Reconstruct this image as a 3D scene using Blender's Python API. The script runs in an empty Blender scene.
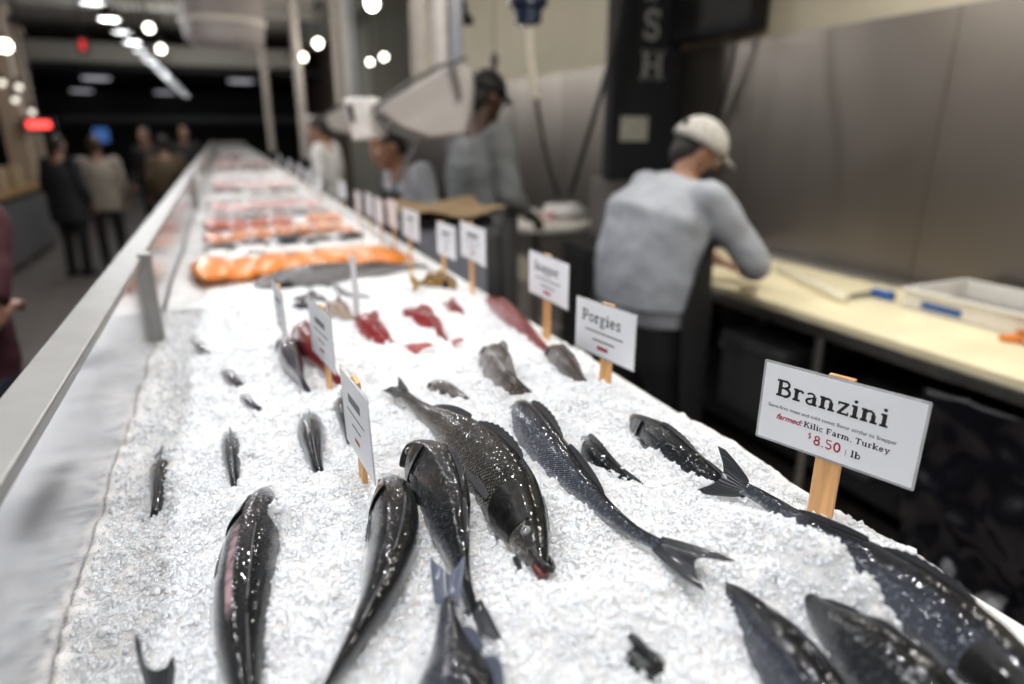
import bpy, bmesh, math, random
import numpy as np
from mathutils import Vector, Matrix
SC = bpy.context.scene
COL = SC.collection
R = math.radians
rnd = random.Random(7)

# ---------------------------------------------------------------- camera, world, exposure
CAM_H = 1.65
cd = bpy.data.cameras.new('camera'); cam = bpy.data.objects.new('camera', cd); COL.objects.link(cam)
PITCH = math.atan(212 / 650); YAW = R(23.1)
cam.location = (0, 0, CAM_H); cam.rotation_euler = (R(90) - PITCH, 0, -YAW)
cd.sensor_width = 36; cd.lens = 650 / 1024 * 36; cd.clip_start = 0.02; cd.clip_end = 100
cd.dof.use_dof = True; cd.dof.focus_distance = 0.76; cd.dof.aperture_fstop = 1.7
SC.camera = cam
w = bpy.data.worlds.new('world'); SC.world = w; w.use_nodes = True
w.node_tree.nodes['Background'].inputs[0].default_value = (0.9, 0.92, 1.0, 1)
w.node_tree.nodes['Background'].inputs[1].default_value = 0.12
SC.view_settings.view_transform = 'Standard'; SC.view_settings.look = 'None'
SC.view_settings.exposure = 0.0; SC.view_settings.gamma = 1.0; SC.view_settings.use_curve_mapping = False
SC.cycles.use_denoising = True
SC.cycles.max_bounces = 10; SC.cycles.diffuse_bounces = 7; SC.cycles.glossy_bounces = 4
SC.cycles.sample_clamp_indirect = 4.0; SC.cycles.caustics_reflective = False; SC.cycles.caustics_refractive = False

STRIP_Y = [-1.77 + 1.13 * k for k in range(29)]       # pendant discs over the customers' aisle
WORK_Y = [-1.6, 0.6, 2.7, 4.8, 6.8, 8.7, 10.6, 13.2, 17.0]   # warm bulbs over the staff aisle
def lamp(name, loc, power, color, size, spread=140, rot=(0, 0, 0)):
    l = bpy.data.lights.new(name, 'AREA'); l.shape = 'DISK'; l.size = size; l.energy = power; l.color = color
    l.spread = R(spread)
    o = bpy.data.objects.new(name, l); COL.objects.link(o); o.location = loc; o.rotation_euler = rot
    return o
P_STRIP, P_WORK, P_SPOT = 8.0, 21.0, 7.0
CX_ROW = 0.25
for k, y in enumerate(STRIP_Y):
    if y < 6: lamp('strip_light', (-0.95, y, 2.83), P_STRIP, (0.95, 0.97, 1.0), 0.24)
def point(name, loc, power, color, r):
    l = bpy.data.lights.new(name, 'POINT'); l.energy = power; l.color = color; l.shadow_soft_size = r
    o = bpy.data.objects.new(name, l); COL.objects.link(o); o.location = loc; return o
for y in WORK_Y:
    point('work_light', (1.45, y, 2.62), P_WORK, (1.0, 0.955, 0.88), 0.08)
for y in (7.0, 9.5, 12.0, 15.0, 18.5): point('strip_light', (-0.98, y, 2.78), 34.0, (0.95, 0.96, 1.0), 0.1)
COUNTER_FILLS = [(0.05, -0.5), (0.42, 0.15), (0.05, 0.8), (0.42, 1.45), (0.05, 2.1), (0.42, 3.0), (0.05, 4.2), (0.3, 5.8), (0.1, 7.8)]  # unseen spots, added to light the ice and the far fillet rows
BENCH_FILLS = [(2.3, 0.7), (2.35, 1.9)]  # unseen lamps, added to brighten the cutting top
for x, y in BENCH_FILLS: lamp('bench_fill_light', (x, y, 2.90), 11.0, (1.0, 0.96, 0.88), 0.16, 140)
for x, y in COUNTER_FILLS: lamp('counter_fill_light', (x, y, 3.02), P_SPOT * (1 if y < 4 else 1.35), (0.98, 0.98, 1.0), 0.06, 150)

# ---------------------------------------------------------------- measuring the place: a direction for a point of the photograph
_ct, _st, _cp, _sp = math.cos(PITCH), math.sin(PITCH), math.cos(YAW), math.sin(YAW)
def ray(px, py):
    x = px - 512; c = 342 - py; u = c * _ct - 650 * _st; f = 650 * _ct + c * _st
    return Vector((x * _cp + f * _sp, f * _cp - x * _sp, u))
def zp(px, py, z):
    d = ray(px, py); return Vector((0, 0, CAM_H)) + d * ((z - CAM_H) / d.z)
def yp(px, py, y):
    d = ray(px, py); return Vector((0, 0, CAM_H)) + d * (y / d.y)
def xp(px, py, x):
    d = ray(px, py); return Vector((0, 0, CAM_H)) + d * (x / d.x)

# ---------------------------------------------------------------- materials
MATS = {}
def nt(name):
    m = bpy.data.materials.new(name); m.use_nodes = True; t = m.node_tree
    return m, t, t.nodes['Principled BSDF']
def mat(name, col, rough=0.6, metal=0.0, var=0.12, scale=30, bump=0.0, spec=0.5, coat=0.0, emis=None, estr=0, sss=0, aniso=None):
    if name in MATS: return MATS[name]
    m, t, b = nt(name); N = t.nodes; L = t.links
    c = list(col) + [1]
    b.inputs['Roughness'].default_value = rough; b.inputs['Metallic'].default_value = metal
    b.inputs['Specular IOR Level'].default_value = spec; b.inputs['Coat Weight'].default_value = coat
    tc = N.new('ShaderNodeTexCoord'); nz = N.new('ShaderNodeTexNoise'); nz.inputs['Scale'].default_value = scale
    nz.inputs['Detail'].default_value = 5
    mp = N.new('ShaderNodeMapping'); L.new(tc.outputs['Object'], mp.inputs[0]); L.new(mp.outputs[0], nz.inputs[0])
    if aniso: mp.inputs['Scale'].default_value = aniso
    r = N.new('ShaderNodeValToRGB')
    r.color_ramp.elements[0].color = [max(0, x * (1 - var)) for x in col] + [1]
    r.color_ramp.elements[1].color = [min(1, x * (1 + var)) for x in col] + [1]
    r.color_ramp.elements[0].position = 0.3; r.color_ramp.elements[1].position = 0.7
    L.new(nz.outputs['Fac'], r.inputs[0]); L.new(r.outputs[0], b.inputs['Base Color'])
    if bump:
        bp = N.new('ShaderNodeBump'); bp.inputs['Strength'].default_value = bump; bp.inputs['Distance'].default_value = 0.01
        L.new(nz.outputs['Fac'], bp.inputs['Height']); L.new(bp.outputs[0], b.inputs['Normal'])
    if emis:
        b.inputs['Emission Color'].default_value = list(emis) + [1]; b.inputs['Emission Strength'].default_value = estr
    if sss:
        b.inputs['Subsurface Weight'].default_value = sss; b.inputs['Subsurface Scale'].default_value = 0.008
        b.inputs['Subsurface Radius'].default_value = (1, 1, 1)
    MATS[name] = m
    return m

def fish_mat(name, stops, scale_u, scale_v, rough=0.32, spot=None, metal=0.1, scale_bump=0.5):
    """dark back, paler flank and belly, lozenge scales; UV: u along the body, v round it (0 = back)"""
    m, t, b = nt(name); N = t.nodes; L = t.links
    uv = N.new('ShaderNodeUVMap'); sep = N.new('ShaderNodeSeparateXYZ'); L.new(uv.outputs[0], sep.inputs[0])
    def mth(op, a, c=None, d=None):
        n = N.new('ShaderNodeMath'); n.operation = op
        for i, v in enumerate((a, c, d)):
            if v is None: continue
            if isinstance(v, (int, float)): n.inputs[i].default_value = v
            else: L.new(v, n.inputs[i])
        return n.outputs[0]
    U, V = sep.outputs[0], sep.outputs[1]
    dist = mth('MULTIPLY', mth('MINIMUM', V, mth('SUBTRACT', 1.0, V)), 2.0)       # 0 back .. 1 belly
    tc = N.new('ShaderNodeTexCoord')
    nz = N.new('ShaderNodeTexNoise'); nz.inputs['Scale'].default_value = 45; nz.inputs['Detail'].default_value = 6
    L.new(tc.outputs['Object'], nz.inputs[0])
    d2 = mth('ADD', dist, mth('MULTIPLY', mth('SUBTRACT', nz.outputs['Fac'], 0.5), 0.25))
    ramp = N.new('ShaderNodeValToRGB'); cr = ramp.color_ramp
    while len(cr.elements) < len(stops): cr.elements.new(0.5)
    for e, (p, c) in zip(cr.elements, stops): e.position = p; e.color = (*c, 1)
    L.new(d2, ramp.inputs[0])
    a = mth('ADD', mth('MULTIPLY', U, scale_u), mth('MULTIPLY', V, scale_v))
    c = mth('SUBTRACT', mth('MULTIPLY', U, scale_u), mth('MULTIPLY', V, scale_v))
    s = mth('MULTIPLY', mth('ABSOLUTE', mth('SINE', a)), mth('ABSOLUTE', mth('SINE', c)))
    s = mth('POWER', s, 0.5)
    mask = N.new('ShaderNodeMapRange'); mask.inputs['From Min'].default_value = 0.20; mask.inputs['From Max'].default_value = 0.26
    L.new(U, mask.inputs['Value'])
    sm = mth('ADD', mth('MULTIPLY', s, mask.outputs[0]), mth('MULTIPLY', mth('SUBTRACT', 1.0, mask.outputs[0]), 0.7))
    mx = N.new('ShaderNodeMix'); mx.data_type = 'RGBA'; mx.blend_type = 'MULTIPLY'; mx.inputs['Factor'].default_value = 1.0
    cmb = N.new('ShaderNodeCombineColor')
    fn = N.new('ShaderNodeTexNoise'); fn.inputs['Scale'].default_value = 260; fn.inputs['Detail'].default_value = 3; L.new(tc.outputs['Object'], fn.inputs[0])
    sp = mth('MULTIPLY', mth('MAXIMUM', 0.0, mth('SUBTRACT', fn.outputs['Fac'], 0.52)), 9.0)
    g = mth('MULTIPLY', mth('ADD', mth('MULTIPLY', mth('POWER', sm, 1.8), 1.9), 0.03), mth('ADD', 0.75, sp))
    for i in range(3): L.new(g, cmb.inputs[i])
    L.new(ramp.outputs[0], mx.inputs['A']); L.new(cmb.outputs[0], mx.inputs['B'])
    out = mx.outputs['Result']
    if spot:                                                       # a rubbed pink patch along the flank
        (u0, u1, v0, v1, colr) = spot
        def band(x, lo, hi, f):
            return mth('MULTIPLY', mth('SMOOTH_MIN', 1.0, mth('MAXIMUM', 0, mth('DIVIDE', mth('SUBTRACT', x, lo), f)), 0.1),
                       mth('MINIMUM', 1.0, mth('MAXIMUM', 0, mth('DIVIDE', mth('SUBTRACT', hi, x), f))))
        nz2 = N.new('ShaderNodeTexNoise'); nz2.inputs['Scale'].default_value = 70; L.new(tc.outputs['Object'], nz2.inputs[0])
        k = mth('MULTIPLY', band(U, u0, u1, 0.03), band(V, v0, v1, 0.012))
        k = mth('MULTIPLY', k, mth('MINIMUM', 1.0, mth('MAXIMUM', 0.0, mth('MULTIPLY', mth('SUBTRACT', nz2.outputs['Fac'], 0.30), 3.0))))
        m2 = N.new('ShaderNodeMix'); m2.data_type = 'RGBA'; m2.inputs['B'].default_value = (*colr, 1)
        L.new(k, m2.inputs['Factor']); L.new(out, m2.inputs['A']); out = m2.outputs['Result']
    L.new(out, b.inputs['Base Color'])
    bp = N.new('ShaderNodeBump'); bp.inputs['Strength'].default_value = scale_bump; bp.inputs['Distance'].default_value = 0.0009
    hh = mth('ADD', sm, mth('MULTIPLY', nz.outputs['Fac'], 1.6))
    st = N.new('ShaderNodeTexNoise'); st.inputs['Scale'].default_value = 1.0; st.inputs['Detail'].default_value = 4
    mpp = N.new('ShaderNodeMapping'); mpp.inputs['Scale'].default_value = (14, 90, 1); L.new(uv.outputs[0], mpp.inputs[0]); L.new(mpp.outputs[0], st.inputs[0])
    hh = mth('ADD', hh, mth('MULTIPLY', st.outputs['Fac'], 0.6))
    L.new(hh, bp.inputs['Height']); L.new(bp.outputs[0], b.inputs['Normal'])
    # every wet scale is tilted a little its own way, which breaks the lamps' reflections into glints
    mv = N.new('ShaderNodeMapping'); mv.inputs['Scale'].default_value = (300, 130, 1); L.new(uv.outputs[0], mv.inputs[0])
    vc = N.new('ShaderNodeTexVoronoi'); vc.inputs['Scale'].default_value = 1.0; L.new(mv.outputs[0], vc.inputs[0])
    def vm(op, x, y):
        q = N.new('ShaderNodeVectorMath'); q.operation = op
        for i, v in enumerate((x, y)):
            if v is None: continue
            if isinstance(v, tuple): q.inputs[i].default_value = v
            else: L.new(v, q.inputs[i])
        return q
    tl = vm('MULTIPLY', vm('SUBTRACT', vc.outputs['Color'], (.5, .5, .5)).outputs[0], (.20, .20, .20))
    geo = N.new('ShaderNodeBump'); geo.inputs['Strength'].default_value = 0.35; geo.inputs['Distance'].default_value = 0.0006; L.new(nz.outputs['Fac'], geo.inputs['Height'])
    L.new(vm('NORMALIZE', vm('ADD', geo.outputs[0], tl.outputs[0]).outputs[0], None).outputs[0], b.inputs['Coat Normal'])
    rr_ = mth('ADD', rough - .13, mth('MULTIPLY', st.outputs['Fac'], 0.10)); L.new(mth('ADD', 0.01, mth('MULTIPLY', sm, 0.08)), b.inputs['Specular IOR Level']); L.new(rr_, b.inputs['Roughness']); b.inputs['Metallic'].default_value = metal
    b.inputs['Coat Weight'].default_value = 0.85; b.inputs['Coat Roughness'].default_value = 0.055; b.inputs['Coat IOR'].default_value = 1.45
    return m

def wave_mat(name, c0, c1, scale, rough=0.35, metal=0.0, axis='UV', coat=0.3):
    m, t, b = nt(name); N = t.nodes; L = t.links
    uv = N.new('ShaderNodeUVMap'); sep = N.new('ShaderNodeSeparateXYZ'); L.new(uv.outputs[0], sep.inputs[0])
    mu = N.new('ShaderNodeMath'); mu.operation = 'MULTIPLY'; mu.inputs[1].default_value = scale; L.new(sep.outputs[1], mu.inputs[0])
    si = N.new('ShaderNodeMath'); si.operation = 'SINE'; L.new(mu.outputs[0], si.inputs[0])
    mr = N.new('ShaderNodeMapRange'); mr.inputs['From Min'].default_value = -1; L.new(si.outputs[0], mr.inputs['Value'])
    r = N.new('ShaderNodeValToRGB'); r.color_ramp.elements[0].color = (*c0, 1); r.color_ramp.elements[1].color = (*c1, 1)
    L.new(mr.outputs[0], r.inputs[0]); L.new(r.outputs[0], b.inputs['Base Color'])
    bp = N.new('ShaderNodeBump'); bp.inputs['Strength'].default_value = 0.6; bp.inputs['Distance'].default_value = 0.001
    L.new(mr.outputs[0], bp.inputs['Height']); L.new(bp.outputs[0], b.inputs['Normal'])
    b.inputs['Roughness'].default_value = rough; b.inputs['Metallic'].default_value = metal; b.inputs['Coat Weight'].default_value = coat
    return m

# ---------------------------------------------------------------- mesh helpers
class MB:
    def __init__(s): s.v = []; s.f = []; s.uv = []
    def add(s, vs, fs, uvs=None):
        o = len(s.v); s.v += [tuple(x) for x in vs]; s.f += [tuple(i + o for i in f) for f in fs]
        s.uv += (uvs if uvs else [(0, 0)] * len(vs))
    def box(s, x0, x1, y0, y1, z0, z1, M=None):
        vs = [Vector((x, y, z)) for z in (z0, z1) for y in (y0, y1) for x in (x0, x1)]
        if M: vs = [M @ v for v in vs]
        s.add(vs, [(0, 2, 3, 1), (4, 5, 7, 6), (0, 1, 5, 4), (2, 6, 7, 3), (0, 4, 6, 2), (1, 3, 7, 5)])
    def tube(s, pts, rad, n=12, up=(0, 0, 1)):
        pts = [Vector(p) for p in pts]; k = len(pts)
        rad = rad if isinstance(rad, (list, tuple)) else [rad] * k
        vs = []; uvs = []
        prev = None
        for i, p in enumerate(pts):
            T = (pts[min(i + 1, k - 1)] - pts[max(i - 1, 0)]).normalized()
            u = Vector(up) if prev is None else prev
            if abs(u.dot(T)) > 0.98: u = Vector((0, 1, 0)) if abs(T.y) < 0.9 else Vector((1, 0, 0))
            S = T.cross(u).normalized(); u = S.cross(T).normalized(); prev = u
            r = rad[i]; ra, rb = (r if isinstance(r, tuple) else (r, r))
            for j in range(n):
                a = 2 * math.pi * j / n
                vs.append(p + S * (ra * math.cos(a)) + u * (rb * math.sin(a))); uvs.append((i / (k - 1), j / n))
        fs = [(i * n + j, i * n + (j + 1) % n, (i + 1) * n + (j + 1) % n, (i + 1) * n + j) for i in range(k - 1) for j in range(n)]
        fs += [tuple(range(n))[::-1], tuple((k - 1) * n + j for j in range(n))]
        s.add(vs, fs, uvs)
    def lathe(s, prof, c=(0, 0, 0), n=24, M=None):
        vs = []; k = len(prof)
        for r, z in prof:
            for j in range(n):
                a = 2 * math.pi * j / n; v = Vector((c[0] + r * math.cos(a), c[1] + r * math.sin(a), c[2] + z))
                vs.append(M @ v if M else v)
        fs = [(i * n + j, i * n + (j + 1) % n, (i + 1) * n + (j + 1) % n, (i + 1) * n + j) for i in range(k - 1) for j in range(n)]
        fs += [tuple(range(n))[::-1], tuple((k - 1) * n + j for j in range(n))]
        s.add(vs, fs)
    def ball(s, c, r, n=16, m=10, M=None):
        r = r if isinstance(r, (tuple, list)) else (r, r, r)
        vs = []; fs = []
        for i in range(m + 1):
            th = math.pi * i / m
            for j in range(n):
                a = 2 * math.pi * j / n
                v = Vector((r[0] * math.sin(th) * math.cos(a), r[1] * math.sin(th) * math.sin(a), r[2] * math.cos(th)))
                if M: v = M @ v
                vs.append(v + Vector(c))
        fs = [(i * n + j, (i + 1) * n + j, (i + 1) * n + (j + 1) % n, i * n + (j + 1) % n) for i in range(m) for j in range(n)]
        s.add(vs, fs)
    def prism(s, poly, d0, d1, fn):
        """poly in 2-D, extruded from d0 to d1 by fn(a, b, d) -> 3-D"""
        n = len(poly); vs = [fn(a, b, d0) for a, b in poly] + [fn(a, b, d1) for a, b in poly]
        s.add(vs, [tuple(range(n))[::-1], tuple(range(n, 2 * n))] + [(i, (i + 1) % n, n + (i + 1) % n, n + i) for i in range(n)])
    def build(s, name, m, parent=None, smooth=True, bevel=0, loc=None, weld=True, sharp=50):
        me = bpy.data.meshes.new(name)
        o0 = Vector(loc) if loc is not None else Vector((0, 0, 0))
        me.from_pydata([tuple(Vector(v) - o0) for v in s.v], [], s.f)
        ul = me.uv_layers.new(name='UVMap')
        li = np.empty(len(me.loops), dtype=np.int32); me.loops.foreach_get('vertex_index', li)
        ul.data.foreach_set('uv', np.array(s.uv, dtype=np.float32)[li].ravel())
        if weld:
            b = bmesh.new(); b.from_mesh(me); bmesh.ops.remove_doubles(b, verts=b.verts, dist=1e-6)
            bmesh.ops.recalc_face_normals(b, faces=b.faces); b.to_mesh(me); b.free()
        if smooth:
            me.polygons.foreach_set('use_smooth', [True] * len(me.polygons))
            try: me.set_sharp_from_angle(angle=R(sharp))
            except Exception: pass
        me.materials.append(m)
        o = bpy.data.objects.new(name, me); COL.objects.link(o)
        if loc is not None: o.location = o0
        if parent: 
            o.parent = parent
            if loc is None: o.matrix_parent_inverse = Matrix.Translation(-parent.location) if parent.type == 'EMPTY' or parent.location.length else Matrix()
            else: o.location = o0 - parent.location
        if bevel:
            md = o.modifiers.new('bevel', 'BEVEL'); md.width = bevel; md.segments = 2; md.limit_method = 'ANGLE'
        return o
def tag(o, label=None, cat=None, group=None, kind=None):
    if label: o['label'] = label
    if cat: o['category'] = cat
    if group: o['group'] = group
    if kind: o['kind'] = kind
    return o
def thing(name, loc, label, cat, group=None, rz=0):
    o = bpy.data.objects.new(name, None); COL.objects.link(o); o.location = loc; o.rotation_euler = (0, 0, rz)
    o.empty_display_size = 0.1
    return tag(o, label, cat, group)
def structure(o, label=None):
    o['kind'] = 'structure'
    if label: o['label'] = label
    return o
def dup(o, loc, label=None, group=None, rz=None):
    c = o.copy(); COL.objects.link(c); c.location = loc
    if rz is not None: c.rotation_euler = (0, 0, rz)
    if label: c['label'] = label
    if group: c['group'] = group
    for ch in o.children:
        d = ch.copy(); COL.objects.link(d); d.parent = c; d.matrix_parent_inverse = ch.matrix_parent_inverse
        for g in ch.children:
            e = g.copy(); COL.objects.link(e); e.parent = d; e.matrix_parent_inverse = g.matrix_parent_inverse
    return c

# ---------------------------------------------------------------- the room
ICE_L, ICE_R = -0.21, 0.63
m_floor = mat('floor_concrete', (0.14, 0.125, 0.115), 0.45, var=0.25, scale=3, bump=0.03)
m_ceil = mat('ceiling_paint', (0.70, 0.65, 0.59), 0.8, var=0.08, scale=1.5)
m_wall = mat('wall_paint', (0.50, 0.46, 0.36), 0.7, var=0.06, scale=2)
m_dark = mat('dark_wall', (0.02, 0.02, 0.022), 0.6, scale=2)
m_beam = mat('beam_paint', (0.55, 0.53, 0.47), 0.7, var=0.06, scale=2)
m_steel = mat('stainless_wall', (0.26, 0.235, 0.212), 0.44, 1.0, var=0.05, scale=2, aniso=(1, 1.5, 0.12))
m_black = mat('black_paint', (0.010, 0.010, 0.012), 0.6, spec=0.3)
def plain_box(name, x0, x1, y0, y1, z0, z1, m, bevel=0):
    b = MB(); b.box(x0, x1, y0, y1, z0, z1); return b.build(name, m, smooth=False, bevel=bevel)
structure(plain_box('floor', -9, 6, -4, 34, -0.1, 0, m_floor))
structure(plain_box('ceiling', -9, 6, -4, 34, 4.3, 4.4, m_ceil))
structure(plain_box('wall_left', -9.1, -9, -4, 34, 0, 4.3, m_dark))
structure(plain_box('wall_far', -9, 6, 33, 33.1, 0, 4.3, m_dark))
structure(plain_box('wall_near', -9, 6, -4.1, -4, 0, 4.3, m_wall))
b = MB(); b.box(3.0, 3.12, -4, 11.2, 0, 4.3); structure(b.build('wall_right', m_wall, smooth=False))
b = MB()
y = -4.0
while y < 11:                                           # steel sheets with narrow joints
    b.box(2.985, 2.9995, y + 0.003, y + 1.217, 0.3, 2.16); b.box(2.981, 2.985, y - 0.012, y + 0.012, 0.3, 2.16); y += 1.22
structure(b.build('wall_right_steel_cladding', m_steel, smooth=False)).name = 'trim_1'
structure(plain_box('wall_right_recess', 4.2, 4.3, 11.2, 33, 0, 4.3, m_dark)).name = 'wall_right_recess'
structure(plain_box('wall_right_pier', 3.0, 4.2, 14.6, 17.6, 0, 4.3, mat('grey_pier', (0.3, 0.3, 0.26), 0.7)))
structure(plain_box('wall_right_brown', 3.0, 4.2, 18.5, 26, 0, 4.3, mat('brown_pier', (0.13, 0.09, 0.07), 0.7)))
# dropped dark ceiling at the far end with its pale edge beam
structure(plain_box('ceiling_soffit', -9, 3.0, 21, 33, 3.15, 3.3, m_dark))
structure(plain_box('trim_2', -9, 2.2, 20.6, 21.0, 3.3, 3.75, m_beam))
structure(plain_box('trim_3', -9, 3.0, 13.0, 13.35, 3.9, 4.3, m_beam))
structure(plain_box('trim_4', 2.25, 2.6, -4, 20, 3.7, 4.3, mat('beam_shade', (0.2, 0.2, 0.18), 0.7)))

# ---------------------------------------------------------------- light fittings
m_shade = mat('lamp_black_metal', (0.03, 0.03, 0.032), 0.4, 0.6)
m_glow = mat('strip_glow', (1, 1, 1), 0.5, emis=(0.96, 0.98, 1.0), estr=6)
m_warm = mat('bulb_glow', (1, 1, 1), 0.5, emis=(1.0, 0.93, 0.78), estr=10)
def pendant(loc, r, label, group, glow, name='pendant_lamp', top=4.3):
    t = thing(name, loc, label, 'lamp', group)
    a = MB(); a.lathe([(0.03, 0.16), (0.05, 0.14), (r * 0.75, 0.10), (r, 0.02), (r, 0.0), (r * 0.93, 0.0), (r * 0.9, 0.02), (0.02, 0.1)], n=28)
    a.build('lamp_shade', m_shade, t, loc=None).matrix_parent_inverse = Matrix()
    a = MB(); a.lathe([(0.005, 0.012), (r * 0.9, 0.012), (r * 0.9, 0.004), (0.005, 0.002)], n=28)
    a.build('diffuser', glow, t).matrix_parent_inverse = Matrix()
    a = MB(); a.tube([(0, 0, 0.15), (0, 0, top - loc[2])], 0.008, 8)
    a.build('cord', m_black, t).matrix_parent_inverse = Matrix()
    return t
p0 = None
for y in STRIP_Y:
    if y < 7.5: continue
    loc = (-1.04, y, 2.87)
    if p0 is None: p0 = pendant(loc, 0.115, 'round white disc pendant in the long diagonal row over the aisle', 'disc pendants over the aisle', m_glow)
    else: dup(p0, loc)
m_warmdim = mat('bulb_glow_dim', (1, 1, 1), 0.5, emis=(1.0, 0.9, 0.75), estr=1.6)
def bulb(loc, r, label, group=None):
    t = thing('bulb_lamp', loc, label, 'lamp', group)
    a = MB(); a.ball((0, 0, 0), r); a.build('bulb', m_warmdim if r <= .036 else m_warm, t).matrix_parent_inverse = Matrix()
    a = MB(); a.lathe([(0.02, r * 0.8), (0.03, r + 0.02), (0.02, r + 0.09)], n=14); a.build('socket', m_shade, t).matrix_parent_inverse = Matrix()
    a = MB(); a.tube([(0, 0, r + 0.05), (0, 0, 4.3 - loc[2])], 0.006, 6); a.build('cord', m_black, t).matrix_parent_inverse = Matrix()
    return t
bl = [(372, 3, 6.8, .06, 'warm bulb lamp at the top edge above the staff aisle'),
      (318, 43, 10.6, .055, 'upper right of the two warm bulbs beside the pale ceiling pole'),
      (303, 57, 12.5, .055, 'lower left of the two warm bulbs beside the pale ceiling pole'),
      (370, 62, 11.6, .04, 'left of the two close bulbs by the grey pier'), (384, 57, 11.2, .045, 'right of the two close bulbs by the grey pier'),
      (149, 28, 10.0, .05, 'large warm bulb right of the disc pendants, upper one'), (161, 49, 11.0, .05, 'large warm bulb right of the disc pendants, lower one'),
      (5, 46, 10.4, .07, 'bright bulb at the left edge of the picture under the beam'), (2, 83, 10.3, .036, 'bulb at the left edge just above the beige post'),
      (19, 87, 10.6, .036, 'bulb beside the top of the beige post on the left'), (15, 100, 10.8, .035, 'dim bulb in front of the beige post'),
      (32, 112, 11.0, .035, 'small bulb right above the red exit sign')]
for x, y, d, r, lb in bl: bulb(yp(x, y, d), r, lb)
s0 = None  # fittings for the added lights over the counter
for x, y in COUNTER_FILLS:
    if s0 is None: s0 = pendant((x, y, 3.04), .07, 'added small black spotlight above the ice counter, out of view', 'added spotlights above the counter', m_glow, 'counter_fill_spot')
    else: dup(s0, (x, y, 3.04))
b0 = None  # fittings for the added lights over the bench
for x, y in BENCH_FILLS:
    if b0 is None: b0 = pendant((x, y, 2.93), .10, 'added small black pendant above the workbench, out of view', 'added pendants above the workbench', m_glow)
    else: dup(b0, (x, y, 2.93))
# dim recessed lights in the dark soffit
for (x, y, d) in ((96, 78, 22.5), (241, 81, 22.5), (84, 103, 28), (166, 99, 27)):
    p = zp(x, y, 3.13)
    if p.y > 32: p = yp(x, y, 32)
    a = MB(); a.lathe([(0.02, 0), (0.35, 0), (0.38, 0.02), (0.38, 0.05), (0.02, 0.05)], c=(p.x, p.y, 3.09))
    tag(a.build('recessed_light', mat('dim_glow', (0.6, 0.6, 0.6), 0.5, emis=(0.9, 0.9, 1), estr=0.45)), 'dim round ceiling light set in the dark lowered ceiling', 'ceiling light', 'recessed lights in the dark ceiling')
# round duct drum and ceiling poles
dr = yp(222, 15, 9.0)
t = thing('duct_drum', (dr.x, dr.y, 2.57), 'large round beige duct drum hanging below the ceiling', 'duct')
a = MB(); a.lathe([(0.1, 0), (0.36, 0.02), (0.43, 0.1), (0.45, 0.25), (0.45, 1.5), (0.40, 1.72)], n=32); a.build('drum', mat('drum_paint', (.30, .265, .25), .7), t).matrix_parent_inverse = Matrix()
a = MB(); a.lathe([(0.455, 0.24), (0.475, 0.25), (0.475, 0.28), (0.455, 0.29)], n=32); a.build('band', m_ceil, t).matrix_parent_inverse = Matrix()
m_pole = mat('pole_paint', (0.42, 0.38, 0.34), 0.5)
def ppole(px, yd, r, z0, label, px_y=100):
    p = yp(px, px_y, yd); a = MB(); a.tube([(p.x, p.y, z0), (p.x, p.y, 4.3)], r, 12); a.lathe([(r * 1.8, 4.26), (r * 1.8, 4.3)], c=(p.x, p.y, 0))
    return tag(a.build('ceiling_pole', m_pole), label, 'pole')
ppole(297, 9.2, 0.055, 1.3, 'thick pale pole rising from the far counter to the ceiling', 60)
ppole(266, 12.0, 0.05, 1.3, 'thin pale pole left of the thick one behind the counter', 90)
b = MB(); b.tube([(-9, 15.5, 3.95), (2.9, 15.5, 3.95)], 0.13, 14); tag(b.build('ceiling_pipe', m_beam), 'long pale pipe running across below the ceiling', 'pipe')
b = MB(); b.tube([(-9, 9.5, 3.75), (2.2, 9.5, 3.75)], 0.08, 14); tag(b.build('ceiling_pipe', m_ceil), 'nearer thin pipe running across below the ceiling', 'pipe')
b = MB(); b.tube([(1.9, 2, 3.5), (1.9, 20, 3.5)], 0.03, 10); tag(b.build('lamp_track', m_black), 'black track running under the ceiling along the staff aisle', 'track')

# ---------------------------------------------------------------- the ice: height of the heap over the counter
def vnoise(X, Y, s, seed):
    g = np.random.RandomState(seed).rand(64, 64); x = X / s + 100.5; y = Y / s + 100.5
    xi = np.floor(x).astype(int); yi = np.floor(y).astype(int); fx = x - xi; fy = y - yi
    fx = fx * fx * (3 - 2 * fx); fy = fy * fy * (3 - 2 * fy)
    a = g[xi % 64, yi % 64]; b = g[(xi + 1) % 64, yi % 64]; c = g[xi % 64, (yi + 1) % 64]; d = g[(xi + 1) % 64, (yi + 1) % 64]
    return (a * (1 - fx) + b * fx) * (1 - fy) + (c * (1 - fx) + d * fx) * fy - 0.5
def sst(a, b, x):
    t = np.clip((x - a) / (b - a), 0, 1); return t * t * (3 - 2 * t)
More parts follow.
